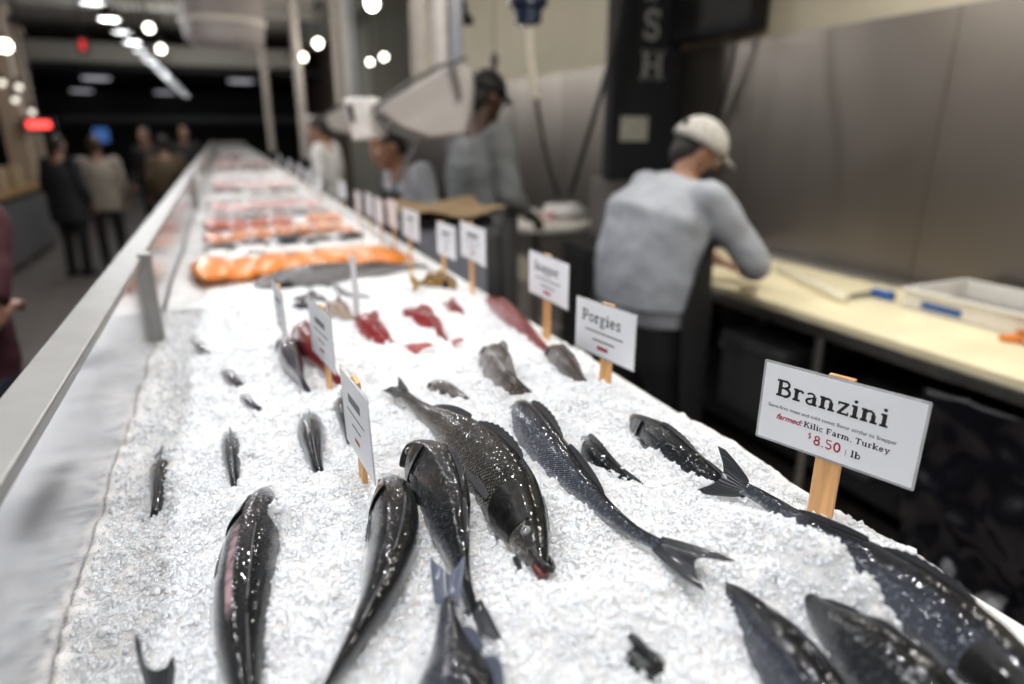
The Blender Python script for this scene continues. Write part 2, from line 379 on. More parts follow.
# (photo x, photo y, radius along X, radius along Y, height) of heaps (+) and hollows (-)
HEAPS = [(745, 545, .055, .045, .024), (800, 572, .026, .03, .030), (832, 592, .018, .022, .034), (858, 618, .013, .014, .030), (882, 645, .010, .012, .026), (760, 590, .02, .02, .016), (700, 520, .05, .05, .010),
         (610, 590, .07, .06, .010), (650, 400, .08, .10, .010), (690, 450, .045, .06, .014), (540, 400, .10, .08, .010),
         (300, 395, .06, .05, .012), (400, 330, .08, .10, .012), (276, 517, .012, .014, .034), (510, 398, .03, .025, .014), (300, 545, .016, .018, -.016),
         (297, 520, .010, .012, -.02), (330, 580, .04, .05, .008), (560, 640, .06, .04, .008), (480, 660, .02, .05, -.004),
         (420, 400, .05, .06, -.012), (395, 380, .04, .04, -.012), (800, 628, .014, .012, -.022), (585, 575, .03, .03, -.010),
         (200, 420, .05, .08, .006), (215, 560, .03, .06, .006), (600, 450, .03, .05, .010), (720, 610, .025, .04, .008),
         (560, 530, .03, .03, -.006), (870, 625, .02, .02, .014), (360, 300, .09, .12, .012), (480, 330, .06, .10, .010)]
HP = [(zp(x, y, 1.25), rx, ry, h) for x, y, rx, ry, h in HEAPS]
def zbase(X, Y):
    X = np.asarray(X, float); Y = np.asarray(Y, float)
    z = 1.158 + 0.080 * sst(-0.19, 0.04, X) + 0.012 * sst(0.05, 0.35, X) - 0.038 * sst(0.48, 0.63, X)
    z = z - 0.05 * sst(1.72, 2.02, Y) * sst(-0.2, 0, X)
    for p, rx, ry, h in HP:
        z = z + h * np.exp(-((X - p.x) / rx) ** 2 - ((Y - p.y) / ry) ** 2)
    return z
def zice(X, Y):
    z = zbase(X, Y) + 0.020 * vnoise(X, Y, 0.11, 1) + 0.012 * vnoise(X, Y, 0.045, 2)
    return z + 0.0075 * vnoise(X, Y, 0.017, 3) + 0.0030 * vnoise(X, Y, 0.007, 4)
def on_ice(px, py, off=0.0):
    z = 1.24
    for _ in range(25):
        p = zp(px, py, z); z = 0.5 * z + 0.5 * (float(zbase(p.x, p.y)) + off)
    return zp(px, py, z)
def ice_material():
    m, t, b = nt('crushed_ice'); N = t.nodes; L = t.links
    tc = N.new('ShaderNodeTexCoord'); nz = N.new('ShaderNodeTexNoise'); nz.inputs['Scale'].default_value = 60; nz.inputs['Detail'].default_value = 6
    vo = N.new('ShaderNodeTexVoronoi'); vo.inputs['Scale'].default_value = 280
    L.new(tc.outputs['Object'], nz.inputs[0]); L.new(tc.outputs['Object'], vo.inputs[0])
    r = N.new('ShaderNodeValToRGB'); r.color_ramp.elements[0].color = (0.88, 0.90, 0.92, 1); r.color_ramp.elements[1].color = (0.97, 0.98, 0.99, 1)
    r.color_ramp.elements[0].position = 0.35; r.color_ramp.elements[1].position = 0.6
    L.new(nz.outputs['Fac'], r.inputs[0]); L.new(r.outputs[0], b.inputs['Base Color'])
    bp = N.new('ShaderNodeBump'); bp.inputs['Strength'].default_value = 0.6; bp.inputs['Distance'].default_value = 0.0015
    L.new(vo.outputs['Distance'], bp.inputs['Height']); L.new(bp.outputs[0], b.inputs['Normal'])
    b.inputs['Roughness'].default_value = 0.22; b.inputs['IOR'].default_value = 1.31
    b.inputs['Subsurface Weight'].default_value = 0.9; b.inputs['Subsurface Radius'].default_value = (0.9, 1.0, 1.1); b.inputs['Subsurface Scale'].default_value = 0.03
    return m
m_ice = ice_material()
def grain_material():
    m, t, b = nt('ice_grains'); N = t.nodes; L = t.links
    tc = N.new('ShaderNodeTexCoord'); nz = N.new('ShaderNodeTexNoise'); nz.inputs['Scale'].default_value = 40
    L.new(tc.outputs['Object'], nz.inputs[0])
    r = N.new('ShaderNodeValToRGB'); r.color_ramp.elements[0].color = (0.82, 0.84, 0.86, 1); r.color_ramp.elements[1].color = (0.95, 0.955, 0.96, 1)
    L.new(nz.outputs['Fac'], r.inputs[0]); L.new(r.outputs[0], b.inputs['Base Color'])
    b.inputs['Roughness'].default_value = 0.15; b.inputs['IOR'].default_value = 1.31
    tr = N.new('ShaderNodeBsdfTranslucent'); L.new(r.outputs[0], tr.inputs[0])
    mx = N.new('ShaderNodeMixShader'); mx.inputs[0].default_value = 0.45
    L.new(b.outputs[0], mx.inputs[1]); L.new(tr.outputs[0], mx.inputs[2]); L.new(mx.outputs[0], N['Material Output'].inputs['Surface'])
    return m
m_grain = grain_material()
def build_ice():
    ys = [-0.05]
    while ys[-1] < 2.06: ys.append(ys[-1] + (0.0028 if ys[-1] < 0.9 else 0.006))
    ys = np.array(ys); xs = np.linspace(ICE_L - 0.0009, ICE_R + 0.0005, 300)
    X, Y = np.meshgrid(xs, ys); Z = zice(X, Y)
    nx, ny = len(xs), len(ys)
    V = [np.stack([X, Y, Z], -1).reshape(-1, 3)]
    i = np.arange(ny - 1)[:, None] * nx + np.arange(nx - 1)[None, :]
    Q = np.stack([i, i + 1, i + 1 + nx, i + nx], -1).reshape(-1, 4)
    T = np.concatenate([Q[:, [0, 1, 2]], Q[:, [0, 2, 3]]])
    # skirt so the heap is solid down to the tray
    ring = np.concatenate([np.arange(nx), np.arange(1, ny) * nx + nx - 1, (ny - 1) * nx + np.arange(nx - 2, -1, -1), np.arange(ny - 2, 0, -1) * nx])
    low = V[0][ring].copy(); low[:, 2] = 1.095; off = nx * ny; n = len(ring)
    V.append(low); k = np.arange(n); k2 = (k + 1) % n
    T = np.concatenate([T, np.stack([ring[k], off + k, off + k2], -1), np.stack([ring[k], off + k2, ring[k2]], -1)])
    vo = off + n
    # loose grains
    ph = (1 + 5 ** .5) / 2
    ico = np.array([(-1, ph, 0), (1, ph, 0), (-1, -ph, 0), (1, -ph, 0), (0, -1, ph), (0, 1, ph), (0, -1, -ph), (0, 1, -ph), (ph, 0, -1), (ph, 0, 1), (-ph, 0, -1), (-ph, 0, 1)]) / 1.9
    icf = np.array([(0, 11, 5), (0, 5, 1), (0, 1, 7), (0, 7, 10), (0, 10, 11), (1, 5, 9), (5, 11, 4), (11, 10, 2), (10, 7, 6), (7, 1, 8), (3, 9, 4), (3, 4, 2), (3, 2, 6), (3, 6, 8), (3, 8, 9), (4, 9, 5), (2, 4, 11), (6, 2, 10), (8, 6, 7), (9, 8, 1)])
    rs = np.random.RandomState(5)
    def grains(n, y0, y1, smin, smax, pw=1.0):
        x = rs.uniform(ICE_L + 0.01, ICE_R - 0.006, n); y = y0 + (y1 - y0) * rs.rand(n) ** pw
        s = smin + (smax - smin) * rs.rand(n) ** 2.2
        z = zice(x, y) + s * rs.uniform(-0.5, 0.30, n)
        return x, y, z, s
    G = [grains(60000, 0.12, 0.95, .0012, .0036, 1.25), grains(1800, 0.15, 1.0, .0035, .007), grains(14000, 0.9, 2.0, .0025, .006)]
    x, y, z, s = [np.concatenate([g[k] for g in G]) for k in range(4)]
    n = len(x); P = ico[None] * rs.uniform(0.55, 1.25, (n, 12, 1)) * rs.uniform(0.6, 1.3, (n, 1, 3))
    q = rs.randn(n, 4); q /= np.linalg.norm(q, axis=1)[:, None]; a, b_, c, d = q.T
    Rm = np.stack([1 - 2 * (c * c + d * d), 2 * (b_ * c - a * d), 2 * (b_ * d + a * c), 2 * (b_ * c + a * d), 1 - 2 * (b_ * b_ + d * d), 2 * (c * d - a * b_), 2 * (b_ * d - a * c), 2 * (c * d + a * b_), 1 - 2 * (b_ * b_ + c * c)], -1).reshape(n, 3, 3)
    P = np.einsum('nij,nkj->nki', Rm, P) * s[:, None, None] + np.stack([x, y, z], -1)[:, None]
    V.append(P.reshape(-1, 3)); T = np.concatenate([T, (icf[None] + 12 * np.arange(n)[:, None, None]).reshape(-1, 3) + vo])
    V = np.concatenate(V); nt_ = len(T)
    me = bpy.data.meshes.new('crushed_ice'); me.vertices.add(len(V)); me.vertices.foreach_set('co', V.astype(np.float32).ravel())
    me.loops.add(nt_ * 3); me.loops.foreach_set('vertex_index', T.astype(np.int32).ravel())
    me.polygons.add(nt_); me.polygons.foreach_set('loop_start', np.arange(nt_, dtype=np.int32) * 3)
    me.update(calc_edges=True); me.materials.append(m_ice); me.materials.append(m_grain)
    mi = np.zeros(nt_, dtype=np.int32); mi[nt_ - 20 * n:] = 1; me.polygons.foreach_set('material_index', mi)
    sm = np.ones(nt_, dtype=bool); sm[nt_ - 20 * n:] = False; me.polygons.foreach_set('use_smooth', sm)
    o = bpy.data.objects.new('crushed_ice', me); COL.objects.link(o)
    return tag(o, 'white heap of crushed ice filling the front bay of the counter', 'ice', kind='stuff')
build_ice()
def zfar(X, Y): return 1.165 + 0.02 * vnoise(X, Y, 0.15, 11) + 0.012 * vnoise(X, Y, 0.05, 12) + 0.0 * X
xs = np.linspace(ICE_L + 0.004, ICE_R - 0.004, 60); ys = np.concatenate([np.arange(2.0, 8, 0.02), np.arange(8, 21.9, 0.06)])
X, Y = np.meshgrid(xs, ys); Z = zfar(X, Y); nx = len(xs)
b = MB(); b.add(np.stack([X, Y, Z], -1).reshape(-1, 3).tolist(), [(j * nx + i, j * nx + i + 1, (j + 1) * nx + i + 1, (j + 1) * nx + i) for j in range(len(ys) - 1) for i in range(nx - 1)])
tag(b.build('crushed_ice', m_ice, smooth=True, weld=False), 'long bed of ice in the far bays under the fillets', 'ice', kind='stuff')

# ---------------------------------------------------------------- the display counter
m_liner = mat('polished_steel', (0.78, 0.78, 0.80), 0.19, 1.0, var=0.04, scale=8, aniso=(1, 1, 4))
m_rail = mat('brushed_steel', (0.33, 0.325, 0.31), 0.48, 1.0, var=0.06, scale=20)
m_lip = mat('white_plastic_lip', (0.75, 0.75, 0.73), 0.4)
ct = thing('display_counter', (0.2, 0, 0), 'long steel ice counter running away from the near edge', 'counter')
b = MB(); b.box(-0.235, 0.66, -0.1, 22, 0.12, 1.09); b.build('body', mat('counter_front', (0.10, 0.10, 0.105), 0.4), ct, smooth=False, bevel=0.004)
b = MB(); b.box(-0.19, 0.6, -0.05, 21.9, 0.0, 0.12); b.build('plinth', m_black, ct, smooth=False)
b = MB(); b.box(-0.222, -0.211, -0.1, 22, 1.09, 1.352); b.build('side_liner', m_liner, ct, smooth=False)
b = MB(); b.box(-0.262, -0.205, -0.1, 22, 1.352, 1.368); b.build('top_rail', m_rail, ct, smooth=False, bevel=0.003)
for y in (1.73, 4.7, 7.7, 10.7, 13.7, 16.7):
    b = MB(); b.box(-0.212, -0.186, y - 0.012, y + 0.012, 1.10, 1.372); b.box(-0.214, -0.183, y - 0.016, y + 0.016, 1.366, 1.376)
    b.build('post', m_rail, ct, smooth=False, bevel=0.002)
b = MB(); b.box(0.631, 0.665, -0.1, 22, 1.09, 1.19); b.build('staff_side_lip', m_lip, ct, smooth=False, bevel=0.005)
b = MB(); b.box(-0.2, 0.63, -0.1, -0.06, 1.09, 1.2); b.box(-0.2, 0.63, 21.95, 22, 1.09, 1.3); b.build('end_panel', m_rail, ct, smooth=False)

# ---------------------------------------------------------------- fish
PROF = [(0, .05), (.02, .18), (.05, .34), (.10, .56), (.16, .74), (.24, .90), (.34, 1.0), (.46, .98), (.58, .82), (.70, .56), (.82, .34), (.92, .22), (1, .19)]
WPROF = [(0, .06), (.02, .26), (.05, .46), (.10, .68), (.16, .86), (.24, .97), (.34, 1.0), (.46, .95), (.58, .78), (.70, .52), (.82, .30), (.92, .16), (1, .10)]
def interp(P, t): return float(np.interp(t, [p[0] for p in P], [p[1] for p in P]))
def catmull(P, n):
    P = [P[0] * 2 - P[1]] + P + [P[-1] * 2 - P[-2]]; out = []
    for i in range(1, len(P) - 2):
        for k in range(12):
            t = k / 12; a, b_, c, d = P[i - 1:i + 3]
            out.append(0.5 * ((2 * b_) + (c - a) * t + (2 * a - 5 * b_ + 4 * c - d) * t * t + (3 * b_ - a - 3 * c + d) * t ** 3))
    out.append(P[-2])
    L = [0]
    for a, b_ in zip(out, out[1:]): L.append(L[-1] + (b_ - a).length)
    res = []
    for k in range(n):
        s = L[-1] * k / (n - 1); j = max(0, min(len(L) - 2, int(np.searchsorted(L, s)) - 1)); u = (s - L[j]) / max(1e-9, L[j + 1] - L[j])
        res.append(out[j].lerp(out[j + 1], u))
    return res, L[-1]
DK = [(0.0, (.004, .0045, .005)), (.22, (.007, .008, .009)), (.45, (.035, .038, .043)), (.62, (.10, .105, .115)), (1.0, (.4, .4, .4))]
m_bass = fish_mat('bass_skin', DK, 260, 125)
m_bass_flat = fish_mat('bass_skin_brownish', [(0.0, (.004, .004, .004)), (.24, (.009, .0088, .008)), (.45, (.040, .038, .033)), (.62, (.09, .085, .075)), (1.0, (.35, .33, .30))], 260, 125)
m_bass_pink = fish_mat('bass_skin_rubbed', DK, 260, 125, spot=(.28, .60, .07, .13, (.36, .24, .26)))
m_bass_blue = fish_mat('bass_skin_bluish', [(0.0, (.003, .0035, .005)), (.18, (.010, .011, .016)), (.38, (.055, .062, .082)), (.62, (.09, .10, .12)), (1.0, (.4, .4, .42))], 330, 150, scale_bump=1.0)
m_red = fish_mat('snapper_skin', [(0.0, (.16, .008, .010)), (.4, (.26, .02, .022)), (.7, (.36, .07, .06)), (1.0, (.55, .3, .28))], 110, 110, metal=0.05)
m_grey = fish_mat('porgy_skin', [(0.0, (.04, .032, .028)), (.4, (.085, .07, .062)), (.7, (.17, .15, .135)), (1.0, (.5, .48, .45))], 110, 110, metal=0.1)
m_purple = fish_mat('dark_purple_skin', [(0.0, (.015, .012, .02)), (.5, (.06, .05, .08)), (1.0, (.4, .38, .42))], 110, 110)
m_silver = fish_mat('silver_skin', [(0.0, (.16, .15, .15)), (.5, (.33, .31, .31)), (1.0, (.7, .68, .66))], 110, 110)
m_fin = wave_mat('fin_membrane', (.005, .006, .008), (.025, .028, .038), 90)
m_finblue = wave_mat('fin_membrane_bluish', (.02, .024, .045), (.10, .12, .18), 90)
m_finred = wave_mat('fin_membrane_red', (.25, .03, .03), (.45, .12, .1), 90)
m_fingrey = wave_mat('fin_membrane_grey', (.05, .045, .04), (.16, .14, .13), 90)
m_gill = mat('gill_plate', (.010, .010, .010), .3, .1, var=.5, scale=60, bump=.25, spec=.2, coat=.6); m_gillred = mat('gill_plate_red', (.4, .08, .07), .3, .1, var=.3, scale=60, coat=.3)
m_eye = mat('eye_cornea', (.16, .17, .18), 0.1, coat=1.0); m_pupil = mat('pupil', (.003, .003, .003), 0.08, coat=1.0)
m_mouth = mat('mouth_lining', (.10, .012, .010), 0.25, coat=0.5)
def sheet(A, B, name, m, parent, th=0.0007, loc=None):
    """A, B: lists of rows of points (a grid), thickened along its normal"""
    rows = A; nr = len(rows); nc = len(rows[0]); vs = []; uvs = []
    for s in (1, -1):
        for i in range(nr):
            for j in range(nc):
                p = rows[i][j]; a = rows[min(i + 1, nr - 1)][j] - rows[max(i - 1, 0)][j]; c = rows[i][min(j + 1, nc - 1)] - rows[i][max(j - 1, 0)]
                nn = a.cross(c); nn = nn.normalized() if nn.length > 1e-12 else Vector((0, 0, 1))
                vs.append(p + nn * th * s); uvs.append((i / (nr - 1), j / (nc - 1)))
    o = nr * nc; fs = []
    for i in range(nr - 1):
        for j in range(nc - 1):
            a = i * nc + j; fs.append((a, a + 1, a + 1 + nc, a + nc)); fs.append((o + a, o + a + nc, o + a + nc + 1, o + a + 1))
    edge = [j for j in range(nc)] + [i * nc + nc - 1 for i in range(1, nr)] + [(nr - 1) * nc + j for j in range(nc - 2, -1, -1)] + [i * nc for i in range(nr - 2, 0, -1)]
    for k in range(len(edge)): a, c = edge[k], edge[(k + 1) % len(edge)]; fs.append((a, o + a, o + c, c))
    b = MB(); b.add(vs, fs, uvs); return b.build(name, m, parent, loc=loc, weld=False)
def fish(name, label, cat, px, H, Wd, skin, fin, roll=0, offs=0.0, tail=True, dorsal=True, anal=False, pect=True, gill=True, mouth=False, eyes=True,
         n=46, m=26, tail_len=.19, tail_spread=None, tail_roll=None, world=None, group=None, snout=0.0, dfin_h=.012, tail_rise=0.0):
    if world is None:
        of = offs if isinstance(offs, (list, tuple)) else [offs] * len(px)
        P = [on_ice(x, y, o) for (x, y), o in zip(px, of)]
    else: P = world
    S, L = catmull(P, n)
    c0 = S[n // 2].copy(); root = thing(name, c0, label, cat, group)
    def frame(t):
        k = t * (n - 1); i = int(max(0, min(n - 2, math.floor(k)))); p = S[i].lerp(S[i + 1], k - i)
        a = S[max(0, i - 2)]; c = S[min(n - 1, i + 3)]; T = (c - a).normalized()
        rr = roll if not isinstance(roll, (tuple, list)) else roll[0] + (roll[1] - roll[0]) * t
        up = Vector((0, 0, 1)); up = (up - T * up.dot(T)).normalized(); side = T.cross(up).normalized()
        U = up * math.cos(R(rr)) + side * math.sin(R(rr)); Sd = T.cross(U).normalized()
        return p, T, U, Sd
    def surf(t, phi, k=1.0, add=0.0):
        p, T, U, Sd = frame(t); h = H / 2 * interp(PROF, t); w_ = Wd / 2 * interp(WPROF, t)
        cx, sx = math.cos(phi), math.sin(phi)
        zz = h * cx * (1.0 if cx > 0 else 1.0); yy = w_ * math.copysign(abs(sx) ** 0.85, sx)
        if t < 0.24: zz -= h * 0.10 * (1 - t / 0.24)
        return p + U * (zz * k) + Sd * (yy * k) + (U * cx + Sd * sx) * add
    b = MB(); vs = []; uvs = []
    for i in range(n):
        t = i / (n - 1); tt = t if i else 0.0
        for j in range(m + 1):
            phi = 2 * math.pi * j / m; add = 0.0
            if 0.215 < t < 0.25 and 0.12 < abs(j / m - .5) < 0.42: add = -0.0012
            vs.append(surf(tt, phi, 1, add)); uvs.append((t, j / m))
    r = m + 1
    fs = [(i * r + j, i * r + j + 1, (i + 1) * r + j + 1, (i + 1) * r + j) for i in range(n - 1) for j in range(m)]
    fs += [tuple(range(m))[::-1], tuple((n - 1) * r + j for j in range(m))]
    b.add(vs, fs, uvs); b.build('body', skin, root, loc=c0, weld=False)
    if gill:
        for sgn in (1, -1):
            rows = []
            for i in range(9):
                row = []
                for j in range(9):
                    ph = R(42 + 96 * j / 8) * sgn; edge = .232 - .035 * ((j - 3.5) / 4.5) ** 2; t = .105 + (edge - .105) * i / 8
                    row.append(surf(t, ph, 1.0, 0.0003 + 0.0013 * (i / 8) ** 2))
                rows.append(row)
            sheet(rows, None, 'gill_cover', m_gillred if skin is m_red else m_gill, root, 0.0006, loc=c0)
    if eyes:
        for sgn in (1, -1):
            e = surf(.085, R(66) * sgn, 1.0, -0.0015); f = surf(.085, R(66) * sgn, 1.0, 0.02); nrm = (f - e).normalized()
            M = Vector((0, 0, 1)).rotation_difference(nrm).to_matrix(); re = H * 0.075
            a = MB(); a.ball(e, (re, re, re * .55), 16, 8, M); eo = a.build('eye', m_eye, root, loc=c0)
            a = MB(); a.ball(e + nrm * re * .28, (re * .5, re * .5, re * .34), 12, 8, M)
            po = a.build('pupil', m_pupil, loc=c0); po.parent = eo; po.location = (0, 0, 0)
    if mouth:
        p, T, U, Sd = frame(0); a = MB()
        M = Matrix((Sd, U, -T)).transposed()
        a.ball(p + T * 0.004 - U * (H * .05), (Wd * .17, H * .085, .010), 16, 10, M); a.build('mouth_lining', m_mouth, root, loc=c0)
        a = MB()
        pts = [p + T * .03 - U * H * .24 + Sd * Wd * .20, p + T * .010 - U * H * .23 + Sd * Wd * .18, p - T * .006 - U * H * .20 + Sd * Wd * .09, p - T * .010 - U * H * .19,
               p - T * .006 - U * H * .20 - Sd * Wd * .09, p + T * .010 - U * H * .23 - Sd * Wd * .18, p + T * .03 - U * H * .24 - Sd * Wd * .20]
        pp, _ = catmull(pts, 24); a.tube(pp, [.0028] * 24, 8); a.build('lower_jaw', m_gill, root, loc=c0)
        a = MB(); pts = [p + T * .02 + U * H * .02 + Sd * Wd * .22, p + T * .004 + U * H * .05 + Sd * Wd * .17, p - T * .005 + U * H * .06, p + T * .004 + U * H * .05 - Sd * Wd * .17, p + T * .02 + U * H * .02 - Sd * Wd * .22]
        pp, _ = catmull(pts, 24); a.tube(pp, [.0030] * 24, 8); a.build('upper_lip', m_gill, root, loc=c0)
    if tail:
        p, T, U, Sd = frame(1.0); p2, T2, _, _ = frame(.93); T = (p - p2).normalized()
        if tail_rise: T = (T + Vector((0, 0, tail_rise))).normalized(); 
        U = (U - T * U.dot(T)).normalized(); 
        if tail_roll is not None:
            Sd = T.cross(U); U = U * math.cos(R(tail_roll)) + Sd * math.sin(R(tail_roll))
        sp = (tail_spread or H * .48); ln = L * tail_len; rows = []
        for i in range(11):
            s = i / 10; row = []
            for j in range(21):
                q = -1 + j / 10; le = ln * (0.60 + 0.40 * abs(q) ** 1.5); wd = H * .13 + (sp - H * .13) * min(1, s * 1.25) ** 0.8
                row.append(p - T * .004 + T * (le * s) + U * (q * wd) + T.cross(U) * (0.003 * math.sin(q * 5) * s))
            rows.append(row)
        sheet(rows, None, 'tail_fin', fin, root, 0.0008, loc=c0)
    if dorsal:
        for (ta, tb, hh, sp) in ((.30, .56, dfin_h, 1), (.60, .80, dfin_h * .8, 0)):
            k = 19; rows = [[], [], []]
            for i in range(k):
                u = i / (k - 1); t = ta + (tb - ta) * u; p, T, U, Sd = frame(t); base = surf(t, 0, .97)
                h = hh * math.sin(math.pi * min(1, u * .8 + .18)) ** .7 * ((1 + .22 * (i % 2)) if sp else 1)
                for q, rw in enumerate(rows): rw.append(base + (U * .75 + T * .65) * (h * q / 2))
            sheet([[rows[q][i] for q in range(3)] for i in range(k)], None, 'dorsal_fin', fin, root, 0.0006, loc=c0)
    if anal:
        k = 12; g = []
        for i in range(k):
            u = i / (k - 1); t = .66 + .14 * u; p, T, U, Sd = frame(t); base = surf(t, math.pi, .97); h = H * .2 * math.sin(math.pi * min(1, u * .75 + .25))
            g.append([base + (-U * .7 + T * .7) * (h * q / 2) for q in range(3)])
        sheet(g, None, 'anal_fin', fin, root, 0.0006, loc=c0)
    if pect:
        for sgn in (1, -1):
            g = []
            for i in range(8):
                u = i / 7; t = .245 + .13 * u; half = 8 * math.sin(math.pi * (0.15 + .83 * u)) ** .8
                g.append([surf(t, R(105 + half * q) * sgn, 1.0, .0012 + .0015 * u) for q in (-1, -.5, 0, .5, 1)])
            sheet(g, None, 'pectoral_fin', fin, root, 0.0005, loc=c0)
    return root

BC = 'fish'
# the front rows of sea bass, head point first, tail last (photo points carried down on to the ice)
fish('sea_bass', 'dark sea bass facing away at left front with a pink rubbed streak down its back', BC,
     [(266, 487), (258, 522), (249, 565), (243, 615), (243, 665), (250, 725), (262, 800)], .072, .058, m_bass_pink, m_fin, roll=-14, offs=.004)
fish('sea_bass', 'dark sea bass beside the leaning sign, tail curving to the bottom left', BC,
     [(388, 476), (393, 505), (393, 545), (382, 588), (362, 628), (338, 668), (312, 712)], .078, .050, m_bass, m_fin, roll=-18, offs=.010, anal=True)
fish('sea_bass', 'arched sea bass whose snout bends over its neighbour, tail pointing to the viewer', BC,
     [(400, 466), (413, 455), (431, 472), (446, 505), (455, 540), (462, 572), (468, 594), (473, 610)], .082, .046, m_bass, m_fin, roll=-24, offs=[.016, .022, .022, .02, .018, .016, .014, .010], tail_len=.16, anal=True, tail_roll=-25, tail_spread=.016)
fish('sea_bass', 'bluish sea bass at bottom centre with only its tail and rear body in view', BC,
     [(478, 830), (468, 780), (460, 730), (455, 690), (451, 650), (447, 618), (447, 600)], .080, .066, m_bass_blue, m_finblue, roll=42, offs=[.01, .01, .012, .014, .018, .024, .028], tail_len=.27, tail_roll=60, eyes=False, gill=False, tail_spread=.015)
fish('sea_bass', 'sea bass in the middle with its open mouth and eye turned towards the viewer', BC,
     [(545, 570), (534, 545), (520, 515), (503, 488), (478, 458), (448, 428), (422, 410), (402, 393)], .082, .054, m_bass_flat, m_fin, roll=38, offs=[.006, .012, .014, .014, .012, .012, .014, .020], mouth=True, anal=True, tail_len=.10, tail_roll=30, tail_spread=.016)
fish('sea_bass', 'sea bass right of the open-mouthed one, head buried and forked tail lying on the ice', BC,
     [(500, 400), (524, 425), (548, 452), (575, 480), (606, 510), (636, 533), (660, 545)], .066, .042, m_bass_blue, m_fin, roll=-34, offs=[-.045, -.012, .000, .003, .006, .008, .012], tail_len=.15, tail_spread=.020, tail_roll=-25, anal=True)
fish('sea_bass', 'nearly buried dark sea bass showing a patch of back above the forked tail', BC,
     [(575, 440), (596, 462), (618, 482), (640, 498), (664, 516), (700, 540)], .050, .036, m_bass, m_fin, roll=0, offs=[-.05, -.024, -.020, -.024, -.032, -.05], eyes=False, gill=False, tail=False)
fish('sea_bass', 'dark rounded-headed sea bass behind the pointed tail near the right rim', BC,
     [(630, 414), (645, 430), (668, 451), (695, 472), (722, 490), (750, 505), (776, 518)], .054, .042, m_bass, m_fin, roll=-14, offs=[-.003, -.005, -.005, -.006, -.008, -.012, -.025], dfin_h=.007)
fish('sea_bass', 'large scaly sea bass along the right rim below the nearest sign with its tail raised', BC,
     [(1100, 756), (1030, 700), (965, 650), (915, 612), (862, 572), (810, 536), (770, 503), (742, 487)], .076, .058, m_bass_blue, m_fin, roll=24, offs=[.004, .004, .003, .002, .002, .005, .010, .016], tail_len=.13, tail_spread=.030, tail_roll=-10, dfin_h=.009)
fish('sea_bass', 'dark sea bass at bottom right coming out from under the ice lump', BC,
     [(990, 760), (950, 725), (905, 690), (865, 655), (832, 625), (808, 602), (792, 585)], .068, .052, m_bass, m_fin, roll=16, offs=[.010, .010, .008, .004, .0, -.012, -.03], dfin_h=.004, eyes=False, tail=False)
fish('sea_bass', 'dark narrow-tailed sea bass at bottom right left of the ice lump', BC,
     [(870, 780), (840, 735), (805, 690), (772, 648), (742, 612), (715, 585), (692, 568)], .062, .046, m_bass_blue, m_fin, roll=14, offs=[.010, .008, .002, -.003, -.009, -.014, -.018], dfin_h=.004, eyes=False, tail=False)
fish('sea_bass', 'sea bass at the bottom edge buried but for a dark corner of its back', BC,
     [(690, 720), (665, 700), (640, 676), (620, 660), (600, 645)], .05, .04, m_bass, m_fin, offs=[-.008, -.008, -.012, -.022, -.04], eyes=False, gill=False, tail=False)
fish('sea_bass', 'sea bass at bottom left of which only the forked tail sticks out', BC,
     [(140, 840), (148, 790), (156, 740), (160, 705)], .07, .045, m_bass, m_fin, offs=[-.02, -.015, .0, .022], eyes=False, gill=False, dorsal=False, tail_len=.62, tail_spread=.024, tail_roll=84, tail_rise=2.5)
# noses and backs poking out of the ice on the left
for (pts, Hh, lb) in (([(168, 448), (163, 478), (159, 500), (155, 522), (150, 552)], .050, 'pointed dark back poking out of the ice by the steel liner'),
                      ([(232, 432), (233, 455), (234, 472), (236, 490), (240, 515)], .042, 'small pointed dark back in the ice above the streaked sea bass'),
                      ([(310, 415), (312, 438), (315, 455), (319, 474), (326, 500)], .050, 'silvery dark snout in the ice between the streaked fish and the leaning sign'),
                      ([(340, 395), (344, 412), (348, 428), (352, 444), (358, 462)], .040, 'grey back in the ice just left of the leaning sign')):
    fish('sea_bass', lb, BC, pts, Hh, Hh * .85, m_bass_blue, m_fin, offs=[-.05, -.006, .003, -.006, -.06], eyes=False, gill=False, tail=False, pect=False)
for (x, y, s, lb) in ((237, 384, .034, 'small dark spot of a buried fish left of the purple one'), (205, 352, .034, 'faint buried fish nearest the steel post'),
                      (252, 405, .02, 'tiny dark tip between buried fish'),):
    fish('buried_fish', lb, BC, [(x - 14, y - 12), (x - 5, y - 4), (x + 1, y), (x + 7, y + 4), (x + 16, y + 12)], s, s, m_purple, m_fin, offs=[-.05, -.006, -.001, -.006, -.05], eyes=False, gill=False, tail=False, pect=False, dorsal=False)
fish('buried_fish', 'dark bits of a buried fish showing beside the ice lump at the streaked sea bass', BC, [(282, 492), (290, 508), (296, 526), (300, 545), (300, 572)], .034, .040, m_purple, m_fin, offs=[-.03, -.013, -.012, -.013, -.03], eyes=False, gill=False, tail=False, pect=False, dorsal=False)
